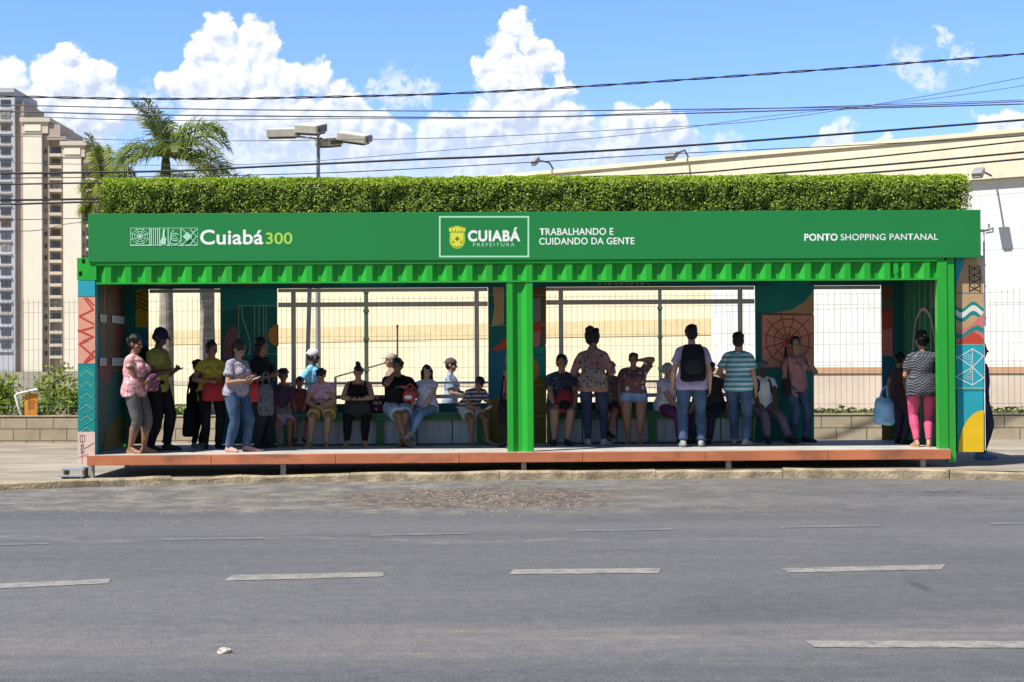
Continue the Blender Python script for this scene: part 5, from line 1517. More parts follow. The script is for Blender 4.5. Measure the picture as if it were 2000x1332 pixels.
    if hair != 'bald':
        hb.ell(HP(0, -.020, .040), (.083 * hg, .098 * hg, .088 * hg), HM, 18, 12); hb.ell(HP(0, -.045, -.010), (.078 * hg, .066 * hg, .075 * hg), HM, 16, 10)
        for q_ in range(16 if cap is None else 0):        # loose clumps break the outline
            a = random.uniform(0, 6.28); e_ = random.uniform(-.35, 1.45); yy = math.sin(a) * math.cos(e_)
            if yy > .45 and e_ < .75: continue
            r_ = random.uniform(.015, .026) * hg
            hb.ell(HP(.076 * math.cos(a) * math.cos(e_), -.024 + .092 * yy, .034 + .070 * math.sin(e_)), (r_, r_, r_ * 1.2), HM, 8, 6)
        if hair in ('bun', 'topbun'):
            bz = (-.095, .03) if hair == 'bun' else (-.03, .135)
            hb.ell(HP(0, bz[0] - .02, bz[1]), (.052 * hg, .048 * hg, .048 * hg), HM)
            hb.ell(HP(.015, bz[0] - .03, bz[1] + .02), (.03 * hg, .03 * hg, .03 * hg), HM)
        if hair == 'bigbun':
            hb.ell(HP(0, -.05, .03), (.112 * hg, .11 * hg, .125 * hg), HM); hb.ell(HP(-.02, -.09, .12), (.072 * hg, .065 * hg, .06 * hg), HM); hb.ell(HP(.07, -.06, .115), (.035 * hg, .03 * hg, .035 * hg), HM)
        if hair == 'curly':
            for q_ in range(22):
                a = random.uniform(0, 6.28); e_ = random.uniform(-.6, 1.4); hb.ell(HP(.085 * math.cos(a) * math.cos(e_), -.03 + .09 * math.sin(a) * math.cos(e_) - .01, .03 + .085 * math.sin(e_)), (.03 * hg,) * 3, HM, 8, 6) if math.sin(a) < .5 or e_ > .7 else None
        if hair == 'pony':
            q0 = HP(0, -.10, .03); hb.ell(q0, (.03 * hg,) * 3, HM); dn = Vector((0, 0, -1)); bk = -hfw
            hb.tube([q0, q0 + bk * .05 * s + dn * .02 * s, q0 + bk * .075 * s + dn * .09 * s, q0 + bk * .07 * s + dn * .18 * s, q0 + bk * .06 * s + dn * .24 * s], [.022 * hg, .03 * hg, .032 * hg, .024 * hg, .006 * hg], 10)
        if hair == 'long':
            ll = .34
            for xx in (-.066, -.03, .03, .066):
                q0 = HP(xx, -.05 if abs(xx) < .05 else -.005, .02); q1 = T(.44, xx * 1.25, -.10 if abs(xx) < .05 else -.055); q2 = q1 + Vector((xx * .1 * s, -.02 * s, -ll * .55 * s))
                hb.tube([q0, q0.lerp(q1, .6) - hfw * .01 * s, q1, q2], [.040 * hg, .042 * hg, .040 * hg, .012 * hg], 10)
        soft(hb, 'hair', hairm, t, .0085 * max(.8, s), 1, .006, 34, .35)
    if cap is not None:
        cm, yaw_off = cap; c = MB(); c.ell(HP(0, -.012, .048), (.089 * hg, .105 * hg, .082 * hg), HM, 18, 12)
        ca, sa_ = math.cos(R(yaw_off)), math.sin(R(yaw_off))
        def BP(x, y, z): return HP(x * ca + y * sa_, -x * sa_ + y * ca, z)
        for xx in (-.055, -.028, 0, .028, .055): cap_tube(c, BP(xx, .06, .052), BP(xx * .85, .165 - abs(xx) * .6, .040 - abs(xx) * .12), .008 * hg, .006 * hg, 8)
        c.ell(HP(0, -.012, .130), (.01 * hg,) * 3, HM, 8, 6)
        soft(c, 'cap', cm, t, .0075, 2)
    # ---- shirt
    if shirt is not None:
        c = MB(); g_ = .014 * slack
        tp = [r for r in TR if r[0] > -hem + .03]
        def rad(d):
            for (a, c_) in zip(TR, TR[1:]):
                if a[0] <= d <= c_[0]:
                    f = (d - a[0]) / (c_[0] - a[0]); return [a[i] + (c_[i] - a[i]) * f for i in range(4)]
            return list(TR[0])
        hpx = (hipx + .088 * w) if hem > -.02 else 0
        h0 = rad(max(-.09, -hem)); hemw = max(h0[1], hpx) if hem > -.03 else h0[1]
        rings = [(-hem, hemw + g_ * 1.3, max(h0[2], .1 * k) + g_ * 1.3, h0[3])] + [(d, rx + g_ * (1.25 if d < .25 else 1.0), ry + g_ * (1.25 if d < .25 else 1.0), y) for d, rx, ry, y in [(d, max(rx, hpx) if d < .06 else max(rx, (rx + hpx) / 2) if d < .14 else rx, max(ry, .116 * k) if d < .08 else ry, y) for d, rx, ry, y in tp] if d < .46]
        rings += [(.478, ch * (.50 if not tank else .5) + g_ * .5, .064 + g_ * .4, -.008), (.498, .072 + .004, .062 + .004, -.006)] if not tank else [(.435, ch * .62, .09 * w, -.004)]
        if tank: rings = [r for r in rings if r[0] < .40] + [(.40, ch * .80, .105 * w, -.002), (.44, ch * .55, .085 * w, -.004)]
        loft(rings, c)
        if fem:
            for sg in (-1, 1): c.ell(T(.312, .070 * sg * w, .088 * k), (.068 * s * w, .062 * s * k, .068 * s * w), None, 12, 8)
        for sd, sg in (('R', 1), ('L', -1)):
            sh, el, wr, a_ = A[sd]
            if tank:
                c.tube([T(.37, .095 * sg * w, .115 * w), T(.44, .098 * sg * w, .075 * w), T(.478, .095 * sg * w, .01), T(.462, .095 * sg * w, -.06), T(.39, .095 * sg * w, -.115 * w)], [.019 * s] * 5, 8)
            else:
                c.ell(sh - up * .008 * s, ((.054 + g_ * .3) * s * w, (.054 + g_ * .3) * s * w, (.054 + g_ * .25) * s * w)); cap_tube(c, T(.478, .045 * sg, -.012), sh, (.046 + g_ * .4) * s, (.050 + g_ * .3) * s * w)
                e1 = sh.lerp(el, min(1, sleeve)); c.tube([sh, sh.lerp(e1, .5), e1], [(.052 + g_ * .4) * s * w, (.050 + g_ * .75) * s * w, (.047 + g_ * (1.25 if sleeve < 1 else .5)) * s * w * (1 if sleeve < 1 else .95)], 16)
                if sleeve > 1: c.ell(el, (.052 * s * w,) * 3); e2 = el.lerp(wr, sleeve - 1); c.tube([el, e2], [.051 * s * w, .041 * s * w], 14)
        soft(c, 'shirt', shirt, t, .0095 * max(.85, s), 2, .0085, 11)
        if collar is not None:
            c = MB(); n_ = 14; ring = [T(.487, .068 * math.cos(2 * PI * q_ / n_), .060 * math.sin(2 * PI * q_ / n_) - .004) for q_ in range(n_ + 1)]; c.tube(ring, (.014 * s), 6); soft(c, 'collar', collar, t, .008, 1)
    # ---- trousers, shorts
    if pants is not None:
        c = MB(); g_ = .014 * pslack
        wz = .10 if hem2 is None else hem2
        rings = [(d, rx + g_ * .9, ry + g_ * .9, y) for d, rx, ry, y in TR if d < wz] ; 
        rings.append((wz, wst * 1.10 + g_ * .6 if wz > .09 else hipw + g_ * .6, .108 * k + g_ * .6, .002)); loft(rings, c)
        for sd in ('R', 'L'):
            h, kn, an, ft, heel, ball, toe = J[sd]
            c.ell(h, ((.083 + g_) * s * w,) * 3)
            if pleg <= 1: e = h.lerp(kn, pleg); c.tube([h, h.lerp(e, .5), e], [(.086 + g_) * s * w, (.082 + g_) * s * w, ((.082 if pleg < .8 else .064) + g_ * 1.3) * s * w], 16)
            else:
                c.tube([h, h.lerp(kn, .5), kn], [(.086 + g_) * s * w, (.075 + g_) * s * w, (.056 + g_) * s * w], 16); c.ell(kn, ((.055 + g_) * s * w,) * 3)
                e = kn.lerp(an, pleg - 1); m2 = kn.lerp(e, .4); rr = .034 + g_ * 1.1 + .022 * (2 - pleg)
                c.tube([kn, m2, e], [(.054 + g_) * s * w, (.055 + g_ * .8) * s * w, rr * s * w ** .5 * (1.12 if pslack > .9 else 1)], 16)
        soft(c, 'trousers' if pleg > 1 else 'shorts', pants, t, .0095 * max(.85, s), 2, .0085 * min(1, pslack), 10)
    if skirt is not None:
        c = MB(); kc = (J['R'][1] + J['L'][1]) / 2; hc = (J['R'][0] + J['L'][0]) / 2; e = hc.lerp(kc, skirt_len); spread = (J['R'][1] - J['L'][1]).length / 2
        loft([(-.06, hipw + .02, .125 * k, -.01), (.04, hipw + .012, .122 * k, -.008), (.12, wst + .02, .11 * k, .002)], c)
        for sd in ('R', 'L'): c.ell(J[sd][0], (.104 * s * w,) * 3)
        c.tube([hc, hc.lerp(e, .5), e], [(hipw + .02) * s, (hipw * .9 + .03) * s, (hipw * .8 + .05 + spread * .4) * s], 18, flat=.55, side=(1, 0, 0)); soft(c, 'skirt', skirt, t, .0095, 2, .006, 16)
    # ---- shoes
    if shoes is not None:
        for sd in ('R', 'L'):
            h, kn, an, ft, heel, ball, toe = J[sd]; c = MB(); dn = Vector((0, 0, -1)) if an.z < .2 * s else (an - kn).normalized()
            if shoe_kind == 'shoe':
                cap_tube(c, an + dn * .005 * s, heel, .043 * s, .040 * s); cap_tube(c, heel, ball, .040 * s, .043 * s); cap_tube(c, ball, toe + ft * .01 * s, .043 * s, .031 * s); cap_tube(c, an + ft * .02 * s + dn * .02 * s, ball, .040 * s, .036 * s)
            else:
                off = dn * .030 * s; cap_tube(c, heel + off, ball + off, .030 * s, .036 * s); cap_tube(c, ball + off, toe + off + ft * .01 * s, .036 * s, .028 * s)
                sx = ft.cross(dn).normalized(); c.tube([ball + sx * .04 * s + off * .4, ball - dn * .036 * s, ball - sx * .04 * s + off * .4], .009 * s, 8); c.tube([heel + sx * .035 * s + off * .4, an + ft * .035 * s - dn * .01 * s, heel - sx * .035 * s + off * .4], .008 * s, 8)
            soft(c, 'shoe' if shoe_kind == 'shoe' else 'sandal', shoes, t, .008, 1)
    if straps is not None:
        c = MB()
        for sg in (-1, 1): c.tube([T(.20, .11 * sg, -.115 * k), T(.40, .105 * sg, -.115), T(.488, .100 * sg, -.05), T(.488, .100 * sg, .02), T(.42, .105 * sg, .105 * k), T(.30, .12 * sg, .13 * k), T(.20, .145 * sg, .10)], [(.024 * s, .008 * s)] * 7, 8, side=rt)
        soft(c, 'strap', straps, t, .008, 1)
    M4 = Matrix.Translation((x0, Y, zf)) @ Matrix.Rotation(PI + R(heading), 4, 'Z')
    wp = {kk: M4 @ v for kk, v in dict(handR=A['R'][2], handL=A['L'][2], chest=T(.32, 0, .12), back=T(.30, 0, -.13), lap=(J['R'][1] + J['L'][1]) / 2, waist=T(.12, 0, .13), hipR=T(.0, .2, 0), hipL=T(.0, -.2, 0), shR=shR, shL=shL, head=HC).items()}
    wp['M'] = M4; wp['s'] = s; wp['T'] = lambda d, x, y: M4 @ T(d, x, y); wp['J'] = J; wp['A'] = A
    return wp

# ---- carried things
def bag(name, loc, size, m, label, cat, rz=0.0, straps=None, flap=None, rx=0.0, round_=.35, wr=.006, group=None, strap_m=None):
    """soft bag: rounded box body sagging at the bottom, strap tubes given in local coordinates"""
    t = empty(name, loc, label, cat, group, rz=rz); t.rotation_euler = (rx, 0, rz)
    w, d, h = size; b = MB()
    b.tube([(0, 0, -h / 2), (0, 0, -h * .42), (0, 0, -h * .1), (0, 0, h * .3), (0, 0, h / 2)], [(w * .40, d * .36), (w * .5, d * .5), (w * .5, d * .5), (w * .44, d * .42), (w * .33, d * .25)], 20, side=(1, 0, 0))
    soft(b, 'bag_body', m, t, .0085, 2, wr, 12)
    if flap is not None:
        b = MB(); b.ell((0, -d * .40, -h * .12), (w * .34, d * .18, h * .22)); soft(b, 'pocket', flap, t, .008, 2)
    if straps:
        for s_ in straps:
            b = MB(); b.tube(spline(s_, 5), [(.016, .006)] * (len(s_) * 5 - 4), 6); b.build('strap', strap_m or m, t, smooth=True)
    return t
def phone(loc, d, nrm, m, label):
    t = empty('phone', loc, label, 'phone'); M = frame_from(Vector(d), Vector(nrm))
    b = MB(); b.obox((0, 0, 0), .036, .073, .0045, M); b.build('phone_case', m, t, bevel=.003)
    b = MB(); b.obox(M @ Vector((0, 0, .0052)), .032, .066, .0005, M); b.build('screen', mat('phone_screen', (.06, .07, .09), .15), t)
    return t
PH_B = mat('phone_black', (.015, .015, .018), .35); PH_W = mat('phone_white', (.75, .75, .76), .35)

FL_PINK = pattern('pink_floral', (.62, .30, .30), (.30, .10, .16), 'floral', 26, (.72, .55, .52))
FL_GREY = pattern('grey_floral', (.30, .33, .40), (.06, .07, .14), 'floral', 30, (.40, .24, .22))
FL_BROWN = pattern('brown_print', (.19, .15, .13), (.04, .035, .035), 'floral', 24, (.28, .24, .21))
# 1 woman with folded arms, far left
q = person(263, .27, 'woman in pink floral top and grey cropped leggings, arms folded, by the left wall', top=657, heading=78, head=(10, 5), fem=True, build=1.36, skin=0, shirt=FL_PINK, hem=.10, sleeve=.30, pants=cloth('grey_legging', (.12, .11, .11)), pleg=1.42, pslack=.45, hair='bun', shoes=SANDAL, shoe_kind='sandal',
    arms={'R': dict(hand=(-.05, .24, 1.06), pole=(.6, -.4, -1), palm=(0, 0, 1), dir=(-1, .3, .1)), 'L': dict(hand=(.06, .26, 1.02), pole=(-.6, -.4, -1), palm=(0, -1, .3), dir=(1, .2, .1))}, legs={'R': dict(foot=(.09, -.03, .085)), 'L': dict(foot=(-.09, .10, .085))})
bag('shoulder_bag', q['waist'] + Vector((.12, .03, -.02)), (.30, .12, .24), pattern('purple_print', (.20, .07, .12), (.40, .22, .26), 'floral', 20), 'dark floral handbag hugged against the waist of the woman in pink', 'handbag', rz=R(70))
# 2 man with cap and phone
q = person(306, .95, 'man in dark cap with a backpack over an olive shirt, looking down at his phone', top=644, heading=72, head=(8, 28), lean=.05, skin=2, build=1.25, shirt=cloth('olive', (.30, .27, .06)), hem=.10, sleeve=.6, pants=BLACKC, pleg=1.97, pslack=1.2, hair='short', cap=(mat('cap_navy', (.015, .016, .05), .8), 0), shoes=SOLE,
    arms={'R': dict(hand=(.08, .24, 1.12), pole=(.6, -.4, -1), palm=(-.5, 0, 1), curl=.7, dir=(-.4, .9, .2)), 'L': dict(hand=(-.06, .25, 1.12), dir=(.4, .9, .2), pole=(-.6, -.4, -1), palm=(.5, 0, 1), curl=.7)}, legs={'R': dict(foot=(.12, -.04, .085)), 'L': dict(foot=(-.11, .09, .085))})
phone((q['handR'] + q['handL']) / 2 + Vector((.09, -.0, .02)), (1, -.2, .2), (-.4, -.3, 1), PH_B, 'black phone held by the man in the dark cap')
bag('backpack', q['back'] + Vector((-.11, -.03, .03)), (.30, .18, .46), BLACKC, 'black backpack on the back of the man in the dark cap', 'backpack', rz=R(-18), flap=DARKC)
# 3 woman in yellow, red bag, and the short one beside her
q = person(413, 1.35, 'woman in mustard yellow top and black trousers holding a red handbag', top=668, heading=25, head=(-8, 6), fem=True, build=1.2, skin=0, shirt=cloth('mustard', (.46, .37, .045)), hem=.16, sleeve=.5, pants=BLACKC, pleg=1.97, pslack=.8, hair='bun', shoes=SOLE,
    arms={'R': dict(hand=(.10, .24, 1.08), pole=(1, -.2, -.6), palm=(-1, 0, .2), curl=.8), 'L': dict(hand=(-.12, .22, 1.0), pole=(-1, -.2, -.6), palm=(1, 0, 0), curl=.8)})
M_red = mat('bag_red', (.40, .02, .025), .5, .15, 6, .3, 30)
bag('handbag', q['waist'] + Vector((.02, -.10, -.13)), (.36, .12, .26), M_red, 'red handbag held in front of the woman in mustard yellow', 'handbag', rz=R(8), straps=[[(-.09, 0, .11), (-.06, -.01, .19), (.06, -.01, .19), (.09, 0, .11)]])
q = person(385, 1.75, 'short person in black standing beside the woman in mustard yellow, phone raised', top=703, heading=60, head=(5, 20), fem=True, skin=0, shirt=BLACKC, hem=.30, sleeve=.9, slack=1.6, pants=BLACKC, pleg=1.97, hair='bun', shoes=SOLEG,
    arms={'R': dict(hand=(.06, .28, 1.30), pole=(.6, -.4, -1), palm=(-.4, -.3, .8), curl=.7), 'L': dict(hand=(-.08, .26, 1.2), pole=(-.6, -.4, -1), palm=(1, 0, 0), curl=.7)})
phone(q['handR'] + Vector((.05, -.03, .05)), (.5, -.2, .8), (-.8, -.2, .5), PH_W, 'pale phone raised by the short person in black')
bag('shoulder_bag', (X(369, 1.45), 1.45, FZ + .38), (.20, .14, .42), BLACKC, 'black slouchy bag hanging low at the side of the short person in black', 'bag', rz=R(30), straps=[[(-.03, 0, .18), (-.01, .03, .45), (.06, .06, .70), (.05, .02, .45), (.04, 0, .18)]])
# 4 woman in jeans looking at her phone
q = person(461, .5, 'woman in grey floral blouse and blue jeans looking down at her phone', top=668, heading=62, head=(5, 30), lean=.05, fem=True, build=1.3, skin=1, shirt=FL_GREY, hem=.06, sleeve=.62, slack=1.3, pants=JEAN, pleg=1.97, hair='pony', hairm=HAIRB, shoes=mat('shoe_pink', (.55, .28, .24), .7),
    arms={'R': dict(hand=(.08, .23, 1.10), pole=(.7, -.5, -1), palm=(-.4, 0, 1), curl=.7, dir=(-.4, .9, .2)), 'L': dict(hand=(-.05, .25, 1.11), dir=(.4, .9, .2), pole=(-.7, -.5, -1), palm=(.5, 0, 1), curl=.7)}, legs={'R': dict(foot=(.11, -.06, .085)), 'L': dict(foot=(-.12, .10, .085))})
phone((q['handR'] + q['handL']) / 2 + Vector((.10, -.04, .03)), (1, -.4, .25), (-.4, -.2, 1), PH_W, 'white phone in the hands of the woman in grey floral blouse')
# 5 woman in black behind, with bags
q = person(509, 1.45, 'woman with long dark hair in black top standing before the teal wall', top=662, heading=66, head=(0, 8), fem=True, build=1.3, skin=0, shirt=BLACKC, hem=.12, sleeve=.7, pants=DARKC, pleg=1.97, hair='long', shoes=SOLE,
    arms={'R': dict(hand=(.06, .20, 1.12), pole=(.7, -.5, -1), palm=(-.4, 0, 1), curl=.6, dir=(-.4, .9, .2)), 'L': dict(hand=(-.06, .22, 1.12), dir=(.4, .9, .2), pole=(-.7, -.5, -1), palm=(.5, 0, 1), curl=.6)})
bag('handbag', (X(497, 1.1), 1.1, Z(497, 766, 1.1)), (.18, .12, .27), mat('bag_coral', (.48, .04, .04), .5), 'coral red bag hanging beside the woman in black with long hair', 'handbag', rz=R(20), straps=[[(-.04, 0, .12), (-.02, .02, .24), (.03, .02, .24), (.04, 0, .12)]])
bag('tote_bag', (X(519, 1.12), 1.12, Z(519, 780, 1.12)), (.24, .14, .46), pattern('grey_print', (.13, .14, .16), (.05, .055, .07), 'floral', 26), 'grey patterned tote bag beside the coral red bag', 'bag', rz=R(15), straps=[[(-.05, 0, .2), (-.03, .03, .38), (.04, .03, .38), (.05, 0, .2)]])
# ---- seated on the left bench
ST = .49
q = person(553, 2.02, 'girl in dark purple jacket and lilac skirt sitting at the left end of the bench', top=724, heading=8, sit=ST, head=(0, 4), fem=True, build=1.2, skin=0, shirt=cloth('plum', (.10, .045, .09)), sleeve=1.5, skirt=cloth('lilac', (.46, .30, .46)), skirt_len=.85, hair='curly', shoes=SANDAL, shoe_kind='sandal', child=True,
    arms={'R': dict(hand=(.08, .30, .62), pole=(1, -.3, -.4), palm=(0, 0, -1)), 'L': dict(hand=(-.06, .32, .62), pole=(-1, -.3, -.4), palm=(0, 0, -1))})
person(585, 2.05, 'small child in dark red top squeezed between the girl and the woman in pink', top=738, heading=5, sit=ST, head=(-8, 6), build=1.2, skin=0, shirt=pattern('red_print', (.16, .035, .045), (.34, .10, .06), 'floral', 30), sleeve=.6, pants=cloth('slate', (.08, .10, .12)), pleg=1.0, hair='short', shoes=SOLE, child=True, legs={'R': dict(foot=(.1, .36, .2)), 'L': dict(foot=(-.1, .36, .2))},
    arms={'R': dict(hand=(.06, .28, .66), pole=(1, -.3, -.4), palm=(0, 0, -1)), 'L': dict(hand=(-.06, .28, .66), pole=(-1, -.3, -.4), palm=(0, 0, -1))})
q = person(632, 1.98, 'woman in pale pink top and yellow print shorts bending over her phone on the bench', top=718, heading=-4, sit=ST, lean=.42, head=(6, 26), fem=True, build=1.42, skin=1, shirt=cloth('pale_pink', (.52, .32, .38)), sleeve=.45, pants=pattern('yellow_print', (.52, .40, .08), (.60, .52, .36), 'floral', 28), pleg=.62, hair='pony', shoes=SANDAL, shoe_kind='sandal',
    arms={'R': dict(hand=(.07, .44, .74), pole=(1, -.3, -.5), palm=(-.4, 0, 1), curl=.7), 'L': dict(hand=(-.05, .45, .74), pole=(-1, -.3, -.5), palm=(.4, 0, 1), curl=.7)}, legs={'R': dict(foot=(.16, .50, .085)), 'L': dict(foot=(-.13, .46, .085))})
phone((q['handR'] + q['handL']) / 2 + Vector((0, -.08, .03)), (0, -1, .3), (0, .3, 1), PH_B, 'dark phone held low by the woman in yellow print shorts')
q = person(700, 1.98, 'heavy woman in black tank top with hair in a high bun sitting on the bench', top=714, heading=0, sit=ST, lean=.10, head=(0, 12), fem=True, build=1.6, skin=1, shirt=BLACKC, tank=True, pants=BLACKC, pleg=1.95, pslack=.6, hair='topbun', shoes=SANDAL, shoe_kind='sandal',
    arms={'R': dict(hand=(.05, .33, .86), pole=(1, -.2, -.3), palm=(-.4, 0, 1), curl=.7), 'L': dict(hand=(-.05, .34, .86), pole=(-1, -.2, -.3), palm=(.4, 0, 1), curl=.7)}, legs={'R': dict(foot=(.17, .50, .085)), 'L': dict(foot=(-.15, .50, .085))})
phone((q['handR'] + q['handL']) / 2 + Vector((0, -.07, .03)), (0, -1, .3), (0, .3, 1), PH_B, 'dark phone in the hands of the woman in black tank top')
bag('handbag', q['T'](.02, 0, .30), (.44, .16, .24), DARKC, 'large dark handbag on the lap of the woman in black tank top', 'handbag', straps=[[(-.1, 0, .1), (-.08, -.03, .17), (.08, -.03, .17), (.1, 0, .1)]])
bag('shoulder_bag', (X(738, 2.0), 2.0, FZ + ST + .125), (.24, .16, .24), pattern('dark_plum_print', (.05, .02, .03), (.3, .26, .24), 'floral', 14), 'dark bag with pale trim on the bench between two sitters', 'bag', rz=.3)
q = person(776, 1.98, 'man in black t-shirt and pale denim shorts, hand to his mouth, ankles crossed', top=700, heading=14, sit=ST, lean=.06, head=(14, 2), skin=0, build=1.36, shirt=BLACKC, hem=.06, sleeve=.62, slack=1.3, pants=JEANP, pleg=.80, pslack=1.6, hair='short', shoes=SOLE, shoe_kind='sandal',
    arms={'R': dict(hand=(.08, .20, 1.18), pole=(.8, .2, -1), palm=(-1, -.3, .2), dir=(-.4, .1, 1), curl=.6), 'L': dict(hand=(-.06, .26, .94), pole=(-1, -.3, -.6), palm=(0, 0, -1), dir=(1, .3, .2))}, legs={'R': dict(foot=(-.02, .56, .09), toe=(-.3, 1, -.15)), 'L': dict(foot=(.04, .47, .085), toe=(.3, 1, -.12))})
q = person(833, 2.0, 'young woman with long dark hair in lilac top and jeans, legs crossed, looking left', top=713, heading=-16, sit=ST, head=(-30, 0), fem=True, build=1.2, skin=3, shirt=cloth('lilac_white', (.58, .56, .68)), sleeve=.25, pants=JEANL, pleg=1.95, pslack=.7, hair='long', shoes=mat('sandal_pale', (.5, .34, .30), .6), shoe_kind='sandal',
    arms={'R': dict(hand=(.20, .30, .64), pole=(1, -.3, -.3), palm=(0, 0, -1)), 'L': dict(hand=(-.02, .30, .66), pole=(-1, -.3, -.3), palm=(0, 0, -1), dir=(1, .3, 0))}, legs={'R': dict(foot=(.12, .42, .085)), 'L': dict(foot=(.06, .66, .26), pole=(0, .6, 1), toe=(.2, 1, -.2))})
bag('handbag', (X(799, 1.72), 1.72, Z(799, 772, 1.72)), (.21, .13, .17), mat('bag_coral_pale', (.40, .05, .05), .5), 'coral and white bag on the lap of the long haired young woman', 'handbag', rz=-.3, flap=WHITEC, straps=[[(-.05, 0, .07), (-.03, .02, .16), (.04, .02, .16), (.05, 0, .07)]])
q = person(913, 1.96, 'boy in striped polo and pale shorts hunched forward with elbows on his knees', top=733, heading=34, sit=ST, lean=.80, head=(8, 24), skin=0, build=1.28, shirt=pattern('grey_stripe', (.52, .50, .55), (.10, .09, .13), 'stripe', 17, duty=.68), hem=.05, sleeve=.62, slack=1.3, pants=cloth('stone', (.50, .50, .47)), pleg=.62, pslack=1.4, hair='short', shoes=SOLE, shoe_kind='sandal',
    arms={'R': dict(hand=(.06, .56, .70), pole=(1, -.1, -.6), palm=(-.6, 0, .8), curl=.8), 'L': dict(hand=(-.06, .57, .70), pole=(-1, -.1, -.6), palm=(.6, 0, .8), curl=.8)}, legs={'R': dict(foot=(.17, .40, .085)), 'L': dict(foot=(-.17, .46, .085))})
phone((q['handR'] + q['handL']) / 2 + Vector((.07, -.08, .03)), (.5, -.8, .4), (-.3, .3, .8), PH_W, 'pale phone in the hands of the hunched boy in stripes')
# ---- outside, behind the left window
q = person(611, 5.2, 'man in bright pale blue shirt and white cap walking outside behind the left window', zf=.12, top=683, heading=70, head=(0, 4), skin=2, shirt=cloth('sky_blue', (.20, .52, .74)), sleeve=.6, slack=1.6, hem=.12, pants=JEAND, pleg=1.97, hair='short', cap=(mat('cap_white', (.62, .58, .60), .8), 165), shoes=SOLE, group='people behind the shelter',
    legs={'R': dict(foot=(.1, .28, .085)), 'L': dict(foot=(-.1, -.25, .12))}, arms={'R': dict(hand=(.24, -.12, .86)), 'L': dict(hand=(-.24, .2, .88))})
person(764, 5.6, 'person in beige cap looking left, outside behind the man with hand to mouth', zf=.12, top=692, heading=-72, head=(0, 0), skin=1, shirt=cloth('dusty', (.24, .17, .13)), sleeve=.6, pants=DARKC, pleg=1.97, hair='short', cap=(mat('cap_beige', (.36, .30, .23), .8), 0), shoes=SOLE, group='people behind the shelter')
person(880, 4.6, 'man in blue checked shirt and dark cap turned right, outside behind the bench', zf=.12, top=701, heading=76, head=(0, 4), skin=1, shirt=pattern('blue_check', (.30, .36, .48), (.06, .08, .14), 'floral', 34), sleeve=.7, slack=1.4, pants=DARKC, pleg=1.97, hair='short', cap=(mat('cap_dark', (.08, .06, .05), .8), 180), shoes=SOLE, group='people behind the shelter',
    arms={'R': dict(hand=(.10, .30, 1.02), pole=(.6, -.4, -1), palm=(-1, 0, 0)), 'L': dict(hand=(-.08, .33, 1.04), pole=(-.6, -.4, -1), palm=(1, 0, 0))})
# ---- behind the green middle post
q = person(998, 1.0, 'person in salmon top and dark trousers mostly hidden by the green middle post', top=690, heading=-60, head=(0, 5), fem=True, skin=0, shirt=cloth('salmon', (.50, .17, .14)), sleeve=.7, pants=DARKC, pleg=1.97, hair='bun', shoes=SOLE)
bag('shoulder_bag', (X(982, .85), .85, Z(982, 806, .85)), (.16, .14, .40), BLACKC, 'black bag showing at the left edge of the green middle post', 'bag', straps=[[(-.03, 0, .17), (-.0, .02, .50), (.03, .03, .50), (.03, 0, .17)]])
# ---- seated on the right bench
q = person(1097, 2.0, 'man in dark checked shirt and shorts sitting at the left end of the right bench', top=693, heading=4, sit=ST, head=(-4, 0), skin=1, build=1.36, shirt=pattern('navy_check', (.05, .06, .10), (.16, .17, .22), 'floral', 16), sleeve=.66, slack=1.4, collar=DARKC, pants=cloth('khaki_dark', (.10, .09, .07)), pleg=.9, hair='short', shoes=SOLE,
    arms={'R': dict(hand=(.16, .36, .58), pole=(1, -.3, -.3), palm=(-1, 0, -.2)), 'L': dict(hand=(-.14, .36, .58), pole=(-1, -.3, -.3), palm=(1, 0, -.2))}, legs={'R': dict(foot=(.18, .44, .085)), 'L': dict(foot=(-.02, .50, .085))})
bag('backpack', q['T'](.06, 0, .30), (.28, .2, .36), mat('bag_maroon', (.22, .015, .02), .6), 'maroon backpack on the lap of the man in dark checked shirt', 'backpack', flap=BLACKC)
person(1190, 2.03, 'person in grey print blouse sitting half hidden behind the woman with the big hair knot', top=705, heading=10, sit=ST, lean=.1, head=(20, 10), fem=True, skin=0, build=1.3, shirt=FL_BROWN, sleeve=.8, slack=1.4, pants=cloth('maroon', (.10, .03, .04)), pleg=1.0, hair='bun', shoes=SOLE,
    legs={'R': dict(foot=(.12, .42, .085)), 'L': dict(foot=(.16, .58, .22))})
q = person(1158, 1.35, 'woman with a big dark hair knot seen from behind in pink print top and jeans', top=648, heading=172, head=(10, 0), fem=True, build=1.12, skin=0, shirt=pattern('dusty_pink_print', (.34, .16, .16), (.14, .06, .07), 'floral', 14, (.30, .25, .22)), hem=.12, sleeve=1.3, slack=1.5, pants=JEAND, pleg=1.97, pslack=.7, hair='bigbun', shoes=SOLEG,
    arms={'R': dict(hand=(.12, .25, 1.02), pole=(1, -.3, -.6)), 'L': dict(hand=(-.14, .22, 1.0), pole=(-1, -.3, -.6))}, legs={'R': dict(foot=(.16, .02, .085), toe=(.5, .8, -.1)), 'L': dict(foot=(-.08, .04, .085))})
bag('shoulder_bag', (X(1158, 1.05), 1.05, Z(1158, 736, 1.05)), (.40, .12, .28), FL_BROWN, 'brown print cloth bag slung behind the woman with the big hair knot', 'bag', straps=[[(-.12, 0, .1), (-.10, .06, .32), (.02, .12, .50), (.10, .06, .3), (.12, 0, .1)]])
